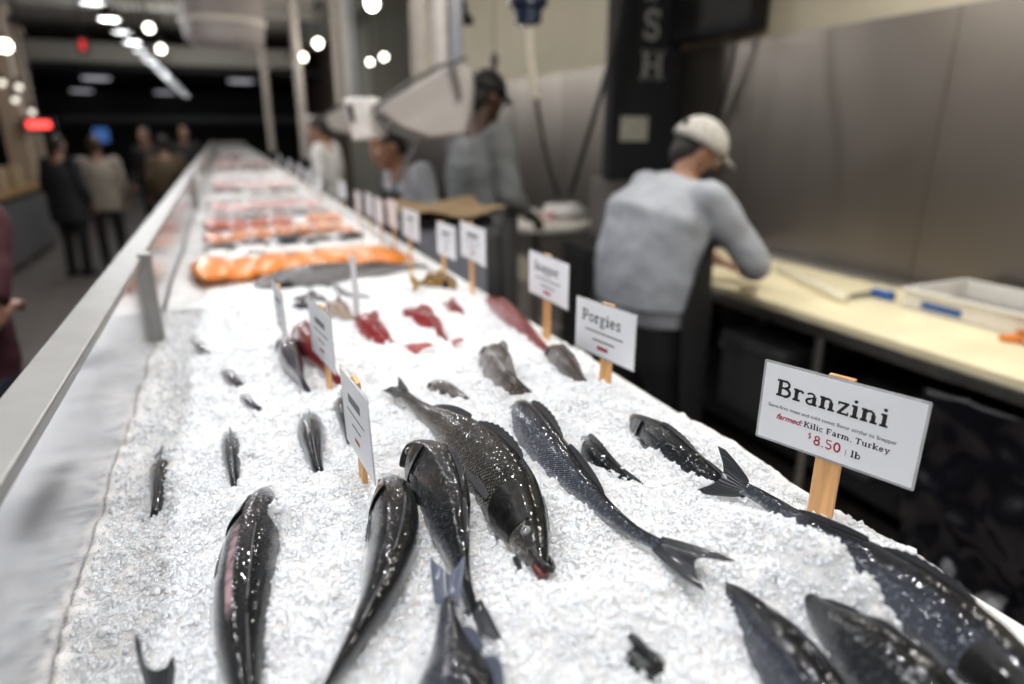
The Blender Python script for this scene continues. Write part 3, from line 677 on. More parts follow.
# second rank: porgies, snappers
fish('dark_fish', 'dark purple fish in the ice left of the small red fish', BC, [(284, 340), (290, 356), (297, 370), (304, 384), (312, 400)], .052, .040, m_purple, m_fin, offs=[.0, .012, .014, .010, -.02], tail=False)
fish('red_snapper', 'red fish standing behind the second leaning sign stick', BC, [(300, 330), (312, 348), (322, 362), (334, 376), (350, 392)], .075, .05, m_red, m_finred, offs=[-.01, .014, .016, .008, -.02], tail=False)
fish('red_snapper', 'plump red snapper lying right of the second leaning sign', BC, [(358, 322), (368, 328), (380, 338), (392, 345), (404, 350)], .062, .040, m_red, m_finred, offs=[-.014, .000, .000, -.008, -.006], tail_len=.3, roll=-30)
fish('red_snapper', 'red snapper with bent tail in the middle of the heap', BC, [(402, 314), (416, 319), (430, 325), (441, 336), (450, 345)], .055, .036, m_red, m_finred, offs=[-.012, -.002, -.001, -.001, .0], roll=-25, tail_len=.15)
fish('red_snapper', 'small half-buried red snapper right of the bent one', BC, [(446, 305), (456, 311), (466, 317), (476, 324)], .040, .030, m_red, m_finred, offs=[-.02, -.006, -.007, -.02], tail=False)
fish('red_snapper', 'long bright red snapper along the right rim below the third sign', BC, [(486, 298), (502, 312), (520, 328), (537, 343), (553, 357), (566, 368)], .070, .052, m_red, m_finred, offs=.004, roll=15, tail_len=.1, dfin_h=.02)
fish('porgy', 'grey-brown porgy below the long red snapper at the second sign stick', BC, [(548, 350), (562, 364), (576, 379), (590, 391), (604, 402)], .064, .045, m_grey, m_fingrey, offs=[.004, .004, .002, -.002, -.02], tail=False)
fish('porgy', 'broad grey-brown porgy back rising out of the ice in the middle', BC, [(482, 356), (496, 372), (510, 385), (526, 396), (544, 406)], .090, .045, m_grey, m_fingrey, offs=[-.016, .006, .004, -.004, -.02], roll=-22, tail=False)
fish('porgy', 'thin grey fin edge of a porgy lying in the ice behind the long dark fish', BC, [(432, 384), (444, 392), (458, 398), (472, 404), (486, 410)], .035, .035, m_grey, m_fingrey, offs=[-.012, .002, .003, .0, -.02], tail=False, dorsal=False)
fish('porgy', 'small grey back of a porgy right of the broad one', BC, [(522, 358), (532, 365), (540, 370), (550, 377)], .03, .03, m_grey, m_fingrey, offs=[-.02, -.008, -.010, -.03], tail=False, dorsal=False)
fish('yellowtail_fish', 'yellowish brown tailed fish at the right rim below the fourth sign', BC, [(455, 287), (446, 283), (436, 281), (426, 282), (418, 284)], .05, .04, fish_mat('yellow_skin', [(0, (.12, .07, .03)), (.5, (.35, .2, .06)), (1, (.6, .45, .2))], 110, 110), wave_mat('fin_yellow', (.3, .17, .03), (.55, .36, .1), 60), offs=.012, tail_len=.3, tail_spread=.03)
fish('pale_fish', 'beige fish lying behind the second leaning sign', BC, [(332, 306), (342, 312), (352, 318), (362, 322)], .05, .045, fish_mat('beige_skin', [(0, (.3, .22, .16)), (.5, (.5, .4, .32)), (1, (.7, .62, .55))], 110, 110), m_fingrey, offs=[-.004, .006, .004, -.01], tail=False)
for (pts, lb) in (([(292, 300), (306, 300), (320, 302), (334, 304)], 'slim silver fish with dark back behind the third leaning sign'), ([(322, 288), (338, 292), (354, 295), (370, 297)], 'slim silver fish behind the thin white card'),
                  ([(292, 308), (304, 309), (316, 311)], 'slim dark fish nearest the small red one')):
    fish('slim_fish', lb, BC, pts, .035, .03, m_silver if 'silver' in lb else m_purple, m_fingrey, offs=[-.004] * len(pts), tail=False, n=24, m=14)

# ---------------------------------------------------------------- rows of fillets and whole fish in the far bays
def fillet_mesh(name, L, W, T, m, seed):
    r = random.Random(seed); b = MB(); n = 14; pts = []; rad = []
    for i in range(n):
        t = i / (n - 1); pts.append((0, -L / 2 + L * t, T * .5 * (1 + .4 * math.sin(t * 3 + seed))))
        rad.append((W / 2 * max(.12, math.sin(math.pi * min(1, .12 + t * .8)) ** .6), T / 2 * max(.25, math.sin(math.pi * (.1 + .8 * t)) ** .5)))
    b.tube(pts, rad, 16); return b.build(name, m)
def flesh(name, c, stripe):
    m, t, b = nt(name); N = t.nodes; L = t.links
    tc = N.new('ShaderNodeTexCoord'); wv = N.new('ShaderNodeTexWave'); wv.inputs['Scale'].default_value = 22; wv.inputs['Distortion'].default_value = 3; wv.bands_direction = 'DIAGONAL'
    L.new(tc.outputs['Object'], wv.inputs[0]); r = N.new('ShaderNodeValToRGB'); r.color_ramp.elements[0].color = (*c, 1); r.color_ramp.elements[1].color = (*stripe, 1)
    r.color_ramp.elements[0].position = .6; L.new(wv.outputs[1], r.inputs[0]); L.new(r.outputs[0], b.inputs['Base Color']); b.inputs['Roughness'].default_value = .28
    b.inputs['Subsurface Weight'].default_value = .15; b.inputs['Subsurface Scale'].default_value = .01
    return m
m_sal = flesh('salmon_flesh', (.62, .17, .012), (.68, .28, .05)); m_sal2 = flesh('pale_salmon_flesh', (.55, .20, .08), (.62, .34, .20))
m_tuna = flesh('red_flesh', (.36, .09, .06), (.46, .2, .15)); m_pink = flesh('pink_flesh', (.72, .42, .40), (.8, .6, .58))
m_whitef = flesh('white_flesh', (.82, .78, .76), (.88, .86, .84)); m_gy = flesh('grey_skin_flesh', (.22, .20, .19), (.35, .33, .32)); m_dk = flesh('dark_skin_flesh', (.03, .03, .035), (.1, .1, .11))
ROWS = [(2.50, m_sal, 7, .34, .145, .035, 'deep orange salmon side in the first fillet row behind the ice heap', 'salmon sides'),
        (2.90, m_whitef, 5, .13, .10, .02, 'pale fillet in the narrow row behind the salmon sides', 'pale fillets behind the salmon'),
        (3.06, m_dk, 5, .12, .14, .03, 'dark skinned fish piece in the dark row behind the salmon sides', 'dark fish pieces'),
        (3.36, m_sal2, 7, .26, .10, .035, 'light orange fillet in the second orange row', 'light orange fillets'),
        (3.72, m_tuna, 4, .22, .13, .04, 'red loin in the row behind the light orange fillets', 'red loins'),
        (3.74, m_sal2, 2, .22, .12, .04, 'orange fillet at the right end of the red loin row', 'orange fillets by the red loins'),
        (4.10, m_gy, 6, .26, .12, .035, 'grey skinned fillet in the grey row', 'grey fillets'),
        (4.55, m_pink, 6, .28, .12, .035, 'pink fillet in the first pink row', 'pink fillets of the first pink row'),
        (5.15, m_whitef, 6, .3, .12, .04, 'white fillet in the white row behind the first pink row', 'white fillets'),
        (5.85, m_gy, 5, .2, .13, .035, 'grey fish piece in the far grey row', 'far grey pieces'),
        (6.5, m_pink, 6, .35, .12, .035, 'pink fillet in the second pink row', 'pink fillets of the second pink row'),
        (7.7, m_whitef, 6, .5, .12, .04, 'white fillet far along the counter', 'far white fillets'),
        (9.2, m_gy, 5, .3, .13, .035, 'grey piece far along the counter', 'farther grey pieces'),
        (10.2, m_pink, 6, .6, .12, .04, 'pink fillet far along the counter', 'far pink fillets'),
        (12.6, m_tuna, 4, .6, .12, .05, 'red piece near the far end of the counter', 'farthest red pieces'),
        (15.0, m_whitef, 6, .9, .12, .05, 'white fillet near the far end of the counter', 'farthest white fillets')]
for ri, (yy, mm, n, L, W, T, lb, gp) in enumerate(ROWS):
    src = fillet_mesh('fillet', L, W, T, mm, ri); src['label'] = lb; src['category'] = 'fish fillet'; src['group'] = gp
    xa, xb = -.13, .56
    if n == 4: xb = .30
    if n == 2: xa, xb = .40, .54
    for k in range(n):
        x = xa + (xb - xa) * (k + .5) / n + rnd.uniform(-.008, .008); y = yy + rnd.uniform(-.02, .02) + .25 * (x - .2) * .4
        o = src if k == 0 else src.copy()
        if k: COL.objects.link(o)
        o.location = (x, y, float(zfar(x, y)) + .004); o.rotation_euler = (0, 0, R(rnd.uniform(-14, 14)))
sk = [Vector((.03, 2.08, 1.200)), Vector((.14, 2.10, 1.207)), Vector((.28, 2.12, 1.210)), Vector((.42, 2.15, 1.205)), Vector((.53, 2.17, 1.20))]
fish('large_grey_fish', 'large silvery grey fish lying across behind the ice heap', BC, None, .085, .07, m_silver, m_fingrey, roll=40, world=sk, tail=False, eyes=True)
sk = [v * 1 + Vector((.10, .10, -.02)) for v in sk[2:]] ; sk.insert(0, Vector((.27, 2.2, 1.18)))
fish('large_brown_fish', 'large brownish red fish lying across behind the silvery grey one', BC, None, .06, .05, m_grey, m_fingrey, roll=40, world=sk, tail=False, eyes=True)

# ---------------------------------------------------------------- lettering: slab-serif strokes
def arc(cx, cy, rx, ry, a0, a1, n=10): return [(cx + rx * math.cos(R(a0 + (a1 - a0) * i / n)), cy + ry * math.sin(R(a0 + (a1 - a0) * i / n))) for i in range(n + 1)]
T_, H_ = .15, .085
def ST(x, y0, y1): return ([(x, y0), (x, y1)], T_)
def SF(x0, x1, y): return ([(x0, y), (x1, y)], H_)
hh = H_ / 2
GL = {
 'B': (.66, [ST(.16, 0, .7), SF(.02, .36, .7 - hh), SF(.02, .36, hh), (arc(.34, .52, .17, .145, 90, -90), .10), (arc(.35, .2, .21, .165, 90, -90), .11), SF(.2, .36, .37)]),
 'P': (.62, [ST(.16, 0, .7), SF(.02, .36, .7 - hh), SF(.03, .30, hh), (arc(.34, .49, .19, .175, 90, -90), .11), SF(.2, .36, .315)]),
 'S': (.56, [(arc(.28, .50, .16, .16, 20, 270) , .105), (arc(.28, .20, .17, .165, 90, -160), .105), ([(.46, .48), (.46, .68)], .06), ([(.09, .02), (.09, .22)], .06)]),
 'K': (.74, [ST(.16, 0, .7), SF(.02, .30, .7 - hh), SF(.02, .30, hh), ([(.22, .30), (.56, .68)], .09), ([(.34, .42), (.60, .04)], .12), SF(.44, .68, .7 - hh), SF(.48, .74, hh)]),
 'F': (.62, [ST(.16, 0, .7), SF(.02, .58, .7 - hh), SF(.03, .32, hh), SF(.16, .42, .36), ([(.555, .7), (.555, .52)], .06), ([(.42, .27), (.42, .45)], .06)]),
 'T': (.66, [ST(.33, 0, .7), SF(.04, .62, .7 - hh), SF(.20, .46, hh), ([(.065, .7), (.065, .50)], .06), ([(.595, .7), (.595, .50)], .06)]),
 'H': (.76, [ST(.18, 0, .7), ST(.58, 0, .7), SF(.04, .32, .7 - hh), SF(.04, .32, hh), SF(.44, .72, .7 - hh), SF(.44, .72, hh), SF(.18, .58, .35)]),
 'r': (.46, [ST(.16, 0, .5), SF(.04, .2, .5 - hh), SF(.03, .32, hh), (arc(.32, .30, .13, .15, 160, 60), .08), (arc(.39, .41, .02, .02, 0, 360), .07)]),
 'a': (.56, [(arc(.26, .36, .14, .11, 160, 0), .08), ST(.40, .05, .36), (arc(.25, .14, .14, .11, 80, 360), .09), ([(.36, hh), (.52, hh)], H_), ([(.25, .275), (.40, .29)], .06)]),
 'n': (.66, [ST(.16, 0, .5), SF(.04, .2, .5 - hh), SF(.03, .29, hh), (arc(.33, .32, .14, .13, 170, 0), .09), ST(.47, 0, .34), SF(.36, .61, hh)]),
 'z': (.50, [SF(.05, .45, .5 - hh), SF(.05, .46, hh), ([(.39, .45), (.11, .05)], .11), ([(.075, .5), (.075, .36)], .05), ([(.435, 0), (.435, .15)], .05)]),
 'i': (.34, [ST(.17, 0, .5), SF(.04, .2, .5 - hh), SF(.03, .31, hh), (arc(.165, .645, .03, .03, 0, 360), .075)]),
 'o': (.56, [(arc(.28, .25, .175, .205, 0, 360, 20), .10)]),
 'g': (.58, [(arc(.25, .34, .14, .125, 0, 360, 16), .085), (arc(.27, -.08, .19, .10, 0, 360, 16), .075), ([(.14, .22), (.11, .13), (.19, .085), (.36, .06)], .075), ([(.36, .43), (.52, .47)], .07)]),
 'e': (.54, [(arc(.27, .25, .17, .205, 0, 320, 18), .10), SF(.12, .44, .265)]),
 's': (.48, [(arc(.24, .365, .12, .10, 20, 270), .085), (arc(.24, .14, .13, .11, 90, -160), .085), ([(.385, .36), (.385, .49)], .05), ([(.085, .01), (.085, .14)], .05)]),
 'p': (.62, [ST(.16, -.22, .5), SF(.04, .2, .5 - hh), SF(.03, .31, -.22 + hh), (arc(.34, .25, .17, .195, 160, -160, 16), .095)]),
 'l': (.33, [ST(.165, 0, .72), SF(.04, .2, .72 - hh), SF(.03, .31, hh)]),
 'c': (.50, [(arc(.27, .25, .17, .205, 45, 320, 18), .10), (arc(.38, .37, .02, .02, 0, 360), .07)]),
 'm': (.95, [ST(.16, 0, .5), SF(.04, .2, .5 - hh), SF(.03, .29, hh), (arc(.31, .32, .13, .13, 170, 0), .09), ST(.45, 0, .34), SF(.36, .56, hh), (arc(.60, .32, .13, .13, 170, 0), .09), ST(.74, 0, .34), SF(.64, .88, hh)]),
 'u': (.64, [ST(.15, .16, .5), SF(.03, .2, .5 - hh), (arc(.29, .18, .14, .13, 180, 350), .09), ST(.46, 0, .5), SF(.34, .5, .5 - hh), SF(.46, .6, hh)]),
 'k': (.64, [ST(.16, 0, .72), SF(.04, .2, .72 - hh), SF(.03, .29, hh), ([(.2, .2), (.46, .47)], .08), ([(.3, .29), (.5, .04)], .11), SF(.36, .58, .5 - hh), SF(.38, .64, hh)]),
 'y': (.60, [([(.14, .48), (.32, .03)], .115), ([(.48, .48), (.25, -.14), (.12, -.17)], .08), SF(.03, .26, .5 - hh), SF(.37, .59, .5 - hh)]),
 'b': (.62, [ST(.16, 0, .72), SF(.04, .2, .72 - hh), (arc(.34, .25, .17, .195, 160, -160, 16), .095)]),
 '8': (.56, [(arc(.28, .52, .14, .14, 0, 360, 16), .10), (arc(.28, .20, .17, .165, 0, 360, 18), .11)]),
 '5': (.54, [([(.13, .68), (.13, .40)], .08), SF(.11, .45, .655), (arc(.26, .215, .18, .185, 120, -150, 16), .10)]),
 '0': (.58, [(arc(.29, .345, .18, .31, 0, 360, 22), .12)]), '.': (.24, [(arc(.12, .045, .02, .02, 0, 360), .07)]),
 ',': (.24, [(arc(.12, .045, .02, .02, 0, 360), .07), ([(.15, .03), (.08, -.12)], .05)]), '|': (.3, [([(.15, -.1), (.15, .62)], .035)]),
 '$': (.5, [(arc(.25, .49, .13, .13, 20, 270), .09), (arc(.25, .2, .14, .15, 90, -160), .09), ([(.25, -.08), (.25, .78)], .05)]),
 '1': (.4, [ST(.2, 0, .7), SF(.06, .34, hh), ([(.2, .66), (.06, .56)], .08)]), '9': (.54, [(arc(.27, .47, .16, .18, 0, 360, 16), .10), ([(.43, .47), (.38, .18), (.16, .03)], .10)]),
 ' ': (.3, [])}
def ribbon(b, pts, w_, F):
    n = len(pts); L_, Rr = [], []
    closed = n > 4 and math.hypot(pts[0][0] - pts[-1][0], pts[0][1] - pts[-1][1]) < 1e-6
    for i, (x, y) in enumerate(pts):
        a = pts[i - 1] if i else (pts[-2] if closed else pts[0]); c = pts[i + 1] if i < n - 1 else (pts[1] if closed else pts[-1])
        dx, dy = c[0] - a[0], c[1] - a[1]; l = math.hypot(dx, dy) or 1; nx_, ny_ = -dy / l * w_ / 2, dx / l * w_ / 2
        L_.append(F(x + nx_, y + ny_)); Rr.append(F(x - nx_, y - ny_))
    b.add(L_ + Rr, [(i, i + 1, n + i + 1, n + i) for i in range(n - 1)])
def slab(b, s, x, y, size, F, center=False, shear=0.0, squeeze=1.0):
    if center: x -= sum(GL[c][0] for c in s) * size * squeeze / 2
    for ch in s:
        wd, st = GL[ch]
        for pts, tw in st: ribbon(b, pts, tw, lambda u, v: F(x + (u * squeeze + v * shear) * size, y + v * size))
        x += wd * size * squeeze
    return x
def font(b, s, x, y, size, F, shear=0.0, bold=0.02):
    cu = bpy.data.curves.new('t', 'FONT'); cu.body = s; cu.size = size; cu.shear = shear; cu.offset = bold * size; cu.align_x = 'CENTER'
    o = bpy.data.objects.new('t', cu); COL.objects.link(o); bpy.context.view_layer.update()
    me = o.evaluated_get(bpy.context.evaluated_depsgraph_get()).to_mesh()
    b.add([F(x + v.co.x, y + v.co.y) for v in me.vertices], [tuple(p.vertices) for p in me.polygons])
    bpy.data.objects.remove(o); bpy.data.curves.remove(cu)
m_ink = mat('black_ink', (.015, .014, .014), .7); m_redink = mat('red_ink', (.38, .01, .03), .7); m_greyink = mat('grey_ink', (.16, .16, .16), .7)
m_card = mat('laminated_paper', (.80, .81, .84), .5, var=.03, scale=6, spec=.3); m_lam = mat('laminate_edge', (.42, .43, .44), .12, coat=1.0)
m_stick = mat('pine_stick', (.62, .34, .14), .55, var=.25, scale=14, aniso=(8, 8, .6))
def sign(base, alpha, label, text=None, sub=None, lines=(), w_=.168, h_=.096, zc=.106, du=0.0, group=None, stick_w=.028, detail=True, tilt=0.0, stick_top=.012):
    """card facing the customers' side; alpha turns it round its stick"""
    al = R(alpha); U = Vector((math.sin(al), -math.cos(al), 0)); N = Vector((-math.cos(al), -math.sin(al), 0))
    B = Vector(base); t = thing('price_sign', B, label, 'sign', group)
    def F3(u, v, d): return U * (u + du) + Vector((0, 0, v + zc)) + N * d + U * (v * tilt) + Vector((0, 0, -u * tilt))
    def rr(W2, H2, r, n=4):
        p = []
        for (cx, cy, a) in ((W2 - r, H2 - r, 0), (-W2 + r, H2 - r, 90), (-W2 + r, -H2 + r, 180), (W2 - r, -H2 + r, 270)): p += arc(cx, cy, r, r, a, a + 90, n)
        return p
    def put(b, nm, m): o = b.build(nm, m, t, smooth=False); o.matrix_parent_inverse = Matrix(); return o
    b = MB(); b.prism(rr(w_ / 2, h_ / 2, .002), -.0008, .0, F3); put(b, 'laminate', m_lam)
    b = MB(); b.prism(rr(w_ / 2 - .0028, h_ / 2 - .0028, .001), .0, .0004, F3); put(b, 'card', m_card)
    b = MB(); b.prism([(-stick_w / 2, -zc - .05), (stick_w / 2, -zc - .05), (stick_w / 2, h_ / 2 + stick_top - .01), (-stick_w / 2, h_ / 2 + stick_top - .01)], -.0065, -.0009, lambda u, v, d: U * u + Vector((0, 0, v + zc)) + N * d)
    put(b, 'stick', m_stick).modifiers.new('b', 'BEVEL').width = .0008
    if text:
        F = lambda u, v: F3(u, v, .0006)
        b = MB(); slab(b, text, -.008, h_ * .10, h_ * .295, F, True, squeeze=(1.0 if len(text) < 9 else .7)); put(b, 'headline', m_ink)
        if not lines:                                           # print too blurred to read in the photograph
            b = MB()
            for (v, l, tk) in ((-.05, .62, .03), (-.20, .36, .035)): ribbon(b, [(-w_ * l / 2, h_ * v), (w_ * l / 2, h_ * v)], h_ * tk, F)
            put(b, 'printed_lines', m_greyink)
            b = MB(); ribbon(b, [(-w_ * .10, -h_ * .33), (w_ * .08, -h_ * .33)], h_ * .07, F); put(b, 'price', m_redink)
        elif detail:
            b = MB(); font(b, sub, -.006, -h_ * .055, h_ * .062, F, bold=.01); put(b, 'small_print', m_greyink)
            b = MB(); font(b, lines[0], -w_ * .285, -h_ * .185, h_ * .10, F, shear=.35); slab(b, lines[2][:1], -.026, -h_ * .30, h_ * .10, F); slab(b, lines[2][1:], -.0195, -h_ * .355, h_ * .165, F); put(b, 'price', m_redink)
            b = MB(); slab(b, lines[1], -w_ * .185, -h_ * .18, h_ * .100, F); slab(b, '| lb', .015, -h_ * .355, h_ * .115, F); put(b, 'origin_line', m_ink)
    elif detail:
        F = lambda u, v: F3(u, v, .0006); b = MB()
        for (v, l, tk) in ((.20, .42, .11), (.03, .6, .025), (-.12, .3, .03)): ribbon(b, [(-w_ * l / 2, h_ * v), (w_ * l / 2, h_ * v)], h_ * tk, F)
        put(b, 'printed_lines', m_greyink)
        b = MB(); ribbon(b, [(-w_ * .09, -h_ * .28), (w_ * .08, -h_ * .28)], h_ * .05, F); put(b, 'price', m_redink)
    return t
desc = 'Semi-firm meat and mild sweet flavor similar to Snapper'
sign(zp(820, 505, 1.24), 19, 'nearest price sign on the right reading Branzini on a pine stick', 'Branzini', desc, ('farmed:', 'Kilic Farm, Turkey', '$8.50'), w_=.174, h_=.099, du=.0005)
sign(zp(603, 394, 1.22), 9, 'second price sign on the right reading Porgies', 'Porgies', w_=.155, h_=.095, zc=.11, du=-.005)
sign(zp(545, 336, 1.22), 1, 'third price sign on the right reading Snapper', 'Snapper', w_=.185, h_=.097, zc=.13, du=.008)
sign(zp(471, 293, 1.22), 0, 'fourth price sign on the right beside the grey worker', w_=.20, h_=.10, zc=.142, du=.02, stick_w=.024)
sign(zp(443, 278, 1.22), 4, 'fifth price sign on the right just left of the fourth', w_=.15, h_=.10, zc=.12, du=.035, stick_w=.022)
sign(zp(410, 267, 1.20), 3, 'price sign with a tall stick in front of the brown paper', w_=.18, h_=.10, zc=.15, du=.03, stick_w=.022)
for (x, y, ym, lb) in ((392, 214, 2.45, 'price sign directly left of the tall-sticked one'), (379, 211, 2.75, 'second price sign left of the tall-sticked one'), (369, 205, 3.05, 'third price sign left of the tall-sticked one'),
                       (358, 202, 3.35, 'fourth price sign left of the tall-sticked one'), (342, 190, 4.2, 'first price sign after the gap in the sign row'),
                       (318, 183, 4.9, 'price sign right end of the far cluster'), (308, 176, 5.6, 'price sign in the far cluster second from its right end'), (299, 170, 6.4, 'price sign in the middle of the far cluster'),
                       (289, 165, 7.4, 'price sign in the far cluster with its left neighbour touching'), (279, 159, 9.0, 'farthest price sign in the row')):
    p = yp(x, y, ym); sign((p.x, p.y, min(1.21, p.z - .05)), 0 if ym < 4 else 6, lb, w_=.155 if ym < 4 else .17, h_=.105, zc=max(.06, p.z - min(1.21, p.z - .05)), detail=False, stick_w=.018)
# signs on the left that lean and show almost edge-on
p = on_ice(361, 484, 0); sign(p, 1.5, 'sign in the middle of the ice seen almost edge-on next to the curved sea bass', w_=.165, h_=.10, zc=.085, tilt=-.10)
p = on_ice(327, 384, 0); sign(p, 7, 'edge-on sign behind it on a pine stick by the red fish', w_=.15, h_=.10, zc=.085, du=-.01, stick_w=.02)
p = on_ice(284, 352, 0); sign(p, 4, 'faint edge-on sign farthest left in the ice heap', w_=.14, h_=.095, zc=.085, stick_w=.018)
p = on_ice(357, 318, 0); sign(p, 2, 'thin white card standing upright behind the plump red snapper', w_=.06, h_=.14, zc=.075, detail=False, stick_w=.012, stick_top=-.02)
# ---------------------------------------------------------------- people
m_skin = mat('skin_tone_brown', (.30, .15, .09), .5, sss=.1); m_skin_d = mat('skin_tone_dark', (.07, .035, .022), .45); m_skin_l = mat('skin_tone_light', (.30, .17, .12), .5, sss=.1)
m_eyew = mat('eye_white', (.8, .8, .78), .2)
def bake(o, voxel=None, smooth=4):
    if voxel:
        md = o.modifiers.new('r', 'REMESH'); md.mode = 'VOXEL'; md.voxel_size = voxel; md.use_smooth_shade = True
        if smooth: s = o.modifiers.new('s', 'SMOOTH'); s.iterations = smooth; s.factor = .5
    dg = bpy.context.evaluated_depsgraph_get(); bpy.context.view_layer.update()
    me = bpy.data.meshes.new_from_object(o.evaluated_get(dg)); o.modifiers.clear(); o.data = me
    me.polygons.foreach_set('use_smooth', [True] * len(me.polygons))
    return o
JD = dict(pelvis=(0, 0, .96), waist=(0, .0, 1.08), chest=(0, .0, 1.28), neck=(0, -.01, 1.48), head=(0, .02, 1.64),
          ls=(-.19, 0, 1.43), le=(-.25, -.02, 1.15), lw=(-.25, .10, .92), rs=(.19, 0, 1.43), re=(.25, -.02, 1.15), rw=(.25, .10, .92),
          lh=(-.09, 0, .93), lk=(-.11, .02, .50), la=(-.11, -.02, .09), rh=(.09, 0, .93), rk=(.11, .02, .50), ra=(.11, -.02, .09))
def person(loc, face, label, J=None, scale=1.0, skin=None, shirt=None, trousers=None, sleeve=1.0, hair=None, cap=None, cap_back=None, apron=None, mask=None,
           yaw=0, nod=0, voxel=.010, coat_len=0.0, fat=1.0, beard=None, bag=None):
    skin = skin or m_skin; j = {k: Vector(v) for k, v in JD.items()}
    if J:
        for k, v in J.items(): j[k] = Vector(v)
    t = thing('person', loc, label, 'person'); t.rotation_euler = (0, 0, face); t.scale = (scale,) * 3
    HM = Matrix.Rotation(R(yaw), 3, 'Z') @ Matrix.Rotation(R(-nod), 3, 'X'); hd = j['head']
    def put(b, nm, m, vox=None, parent=None, sm=3):
        o = b.build(nm, m); 
        if vox: bake(o, vox, sm)
        if not o.data.materials: o.data.materials.append(m)
        o.parent = parent or t; return o
    b = MB()
    b.tube([j['pelvis'] - Vector((0, 0, .08)), j['pelvis'], j['waist'], j['chest'], j['neck'] - Vector((0, 0, .06)), j['neck']],
           [(.12 * fat, .08), (.165 * fat, .115 * fat), (.14 * fat, .105 * fat), (.165 * fat, .12 * fat), (.11, .08), (.055, .055)], 20, up=(0, 1, 0))
    b.tube([j['neck'] - Vector((0, 0, .05)), j['neck'].lerp(hd, .5), hd], [.06, .056, .05], 14, up=(0, 1, 0))
    b.ball(hd + HM @ Vector((0, -.008, .03)), (.077, .098, .098), 20, 14, HM); b.ball(hd + HM @ Vector((0, .022, -.035)), (.060, .075, .078), 16, 12, HM)
    b.ball(hd + HM @ Vector((0, .102, -.012)), (.014, .020, .026), 10, 8, HM); b.ball(hd + HM @ Vector((0, .078, -.095)), (.03, .028, .022), 10, 8, HM)
    b.ball(hd + HM @ Vector((0, .092, -.055)), (.026, .013, .008), 10, 8, HM); b.ball(hd + HM @ Vector((0, .082, .022)), (.05, .016, .012), 12, 8, HM)
    for s in (-1, 1): b.ball(hd + HM @ Vector((s * .078, 0, -.012)), (.012, .022, .034), 10, 8, HM)
    for s, a in ((-1, 'l'), (1, 'r')):
        S, E, W = j[a + 's'], j[a + 'e'], j[a + 'w']
        b.tube([j['chest'] + Vector((0, 0, .10)), S], [.06, .058], 12)
        b.tube([S, S.lerp(E, .5), E], [.056, .050, .042], 12); b.tube([E, E.lerp(W, .4), W], [.042, .040, .028], 12)
        b.ball(S, .056, 12, 8); b.ball(E, .042, 12, 8)
        d = (W - E).normalized(); side = d.cross(Vector((0, 0, 1))); side = side.normalized() if side.length > .1 else Vector((0, s * 1.0, 0)); nn = side.cross(d).normalized()
        b.tube([W - d * .01, W + d * .04, W + d * .085], [(.028, .020), (.040, .016), (.040, .013)], 12, up=tuple(nn))
        for q, (ofs, ln) in enumerate(((-.030, .060), (-.010, .072), (.010, .068), (.030, .052))):
            r0 = W + d * .078 + side * ofs; b.tube([r0, r0 + d * ln * .5 - nn * .006, r0 + d * ln * .85 - nn * .024, r0 + d * ln * .9 - nn * .036], [.0095, .009, .0085, .007], 8, up=tuple(nn))
        r0 = W + d * .025 - side * .030 * s; b.tube([r0, r0 - side * .028 * s + d * .025, r0 - side * .030 * s + d * .055 - nn * .012], [.012, .0105, .008], 8, up=tuple(nn))
        Hp, K, A = j[a + 'h'], j[a + 'k'], j[a + 'a']
        b.tube([Hp, Hp.lerp(K, .5), K, K.lerp(A, .35), A], [.085 * fat, .072 * fat, .054, .052, .038], 14, up=(0, 1, 0)); b.ball(K, .054)
        b.tube([A + Vector((0, -.05, -.05)), A + Vector((0, .04, -.055)), A + Vector((0, .15, -.065))], [(.035, .035), (.042, .032), (.036, .02)], 12)
    body = put(b, 'body', skin, voxel, sm=2)
    for s in (-1, 1):
        e = MB(); e.ball(hd + HM @ Vector((s * .031, .083, .004)), (.013, .010, .010), 10, 8, HM); eo = put(e, 'eye', m_eyew)
        e = MB(); e.ball(hd + HM @ Vector((s * .031, .092, .004)), (.006, .003, .006), 8, 6, HM); put(e, 'pupil', m_pupil, parent=eo)
    g = .016
    if shirt:
        b = MB(); lowp = j['pelvis'] - Vector((0, 0, .06 + coat_len))
        b.tube([lowp, j['pelvis'] + Vector((0, -.0, .02)), j['waist'], j['waist'].lerp(j['chest'], .5), j['chest'], j['chest'].lerp(j['neck'], .55), j['neck'] - Vector((0, 0, .035))],
               [(.185 * fat + coat_len * .1, .13 * fat + coat_len * .1), (.195 * fat, .145 * fat), (.190 * fat, .142 * fat), (.190 * fat, .142 * fat), (.188 * fat, .145 * fat), (.15 * fat, .115), (.072, .07)], 24, up=(0, 1, 0))
        for s, a in ((-1, 'l'), (1, 'r')):
            S, E, W = j[a + 's'], j[a + 'e'], j[a + 'w']; b.ball(S, .056 + g * 1.1, 14, 10)
            b.tube([j['chest'] + Vector((0, 0, .09)), S], [.075, .070], 12)
            Wc = E.lerp(W, max(0, (sleeve - .5) * 2) * .96) if sleeve > .5 else S.lerp(E, sleeve * 2)
            if sleeve > .5:
                b.tube([S, S.lerp(E, .25), S.lerp(E, .5), S.lerp(E, .8), E], [.076, .078, .068, .070, .062], 14); b.ball(E, .060, 12, 8)
                b.tube([E, E.lerp(Wc, .2), E.lerp(Wc, .6), Wc], [.060, .064, .052, .044], 14)
            else: b.tube([S, Wc], [.076, .068], 14)
        o = b.build('shirt' if not coat_len else 'coat', shirt)
        md = o.modifiers.new('r', 'REMESH'); md.mode = 'VOXEL'; md.voxel_size = max(voxel, .010)
        md = o.modifiers.new('s', 'SMOOTH'); md.iterations = 14; md.factor = .5
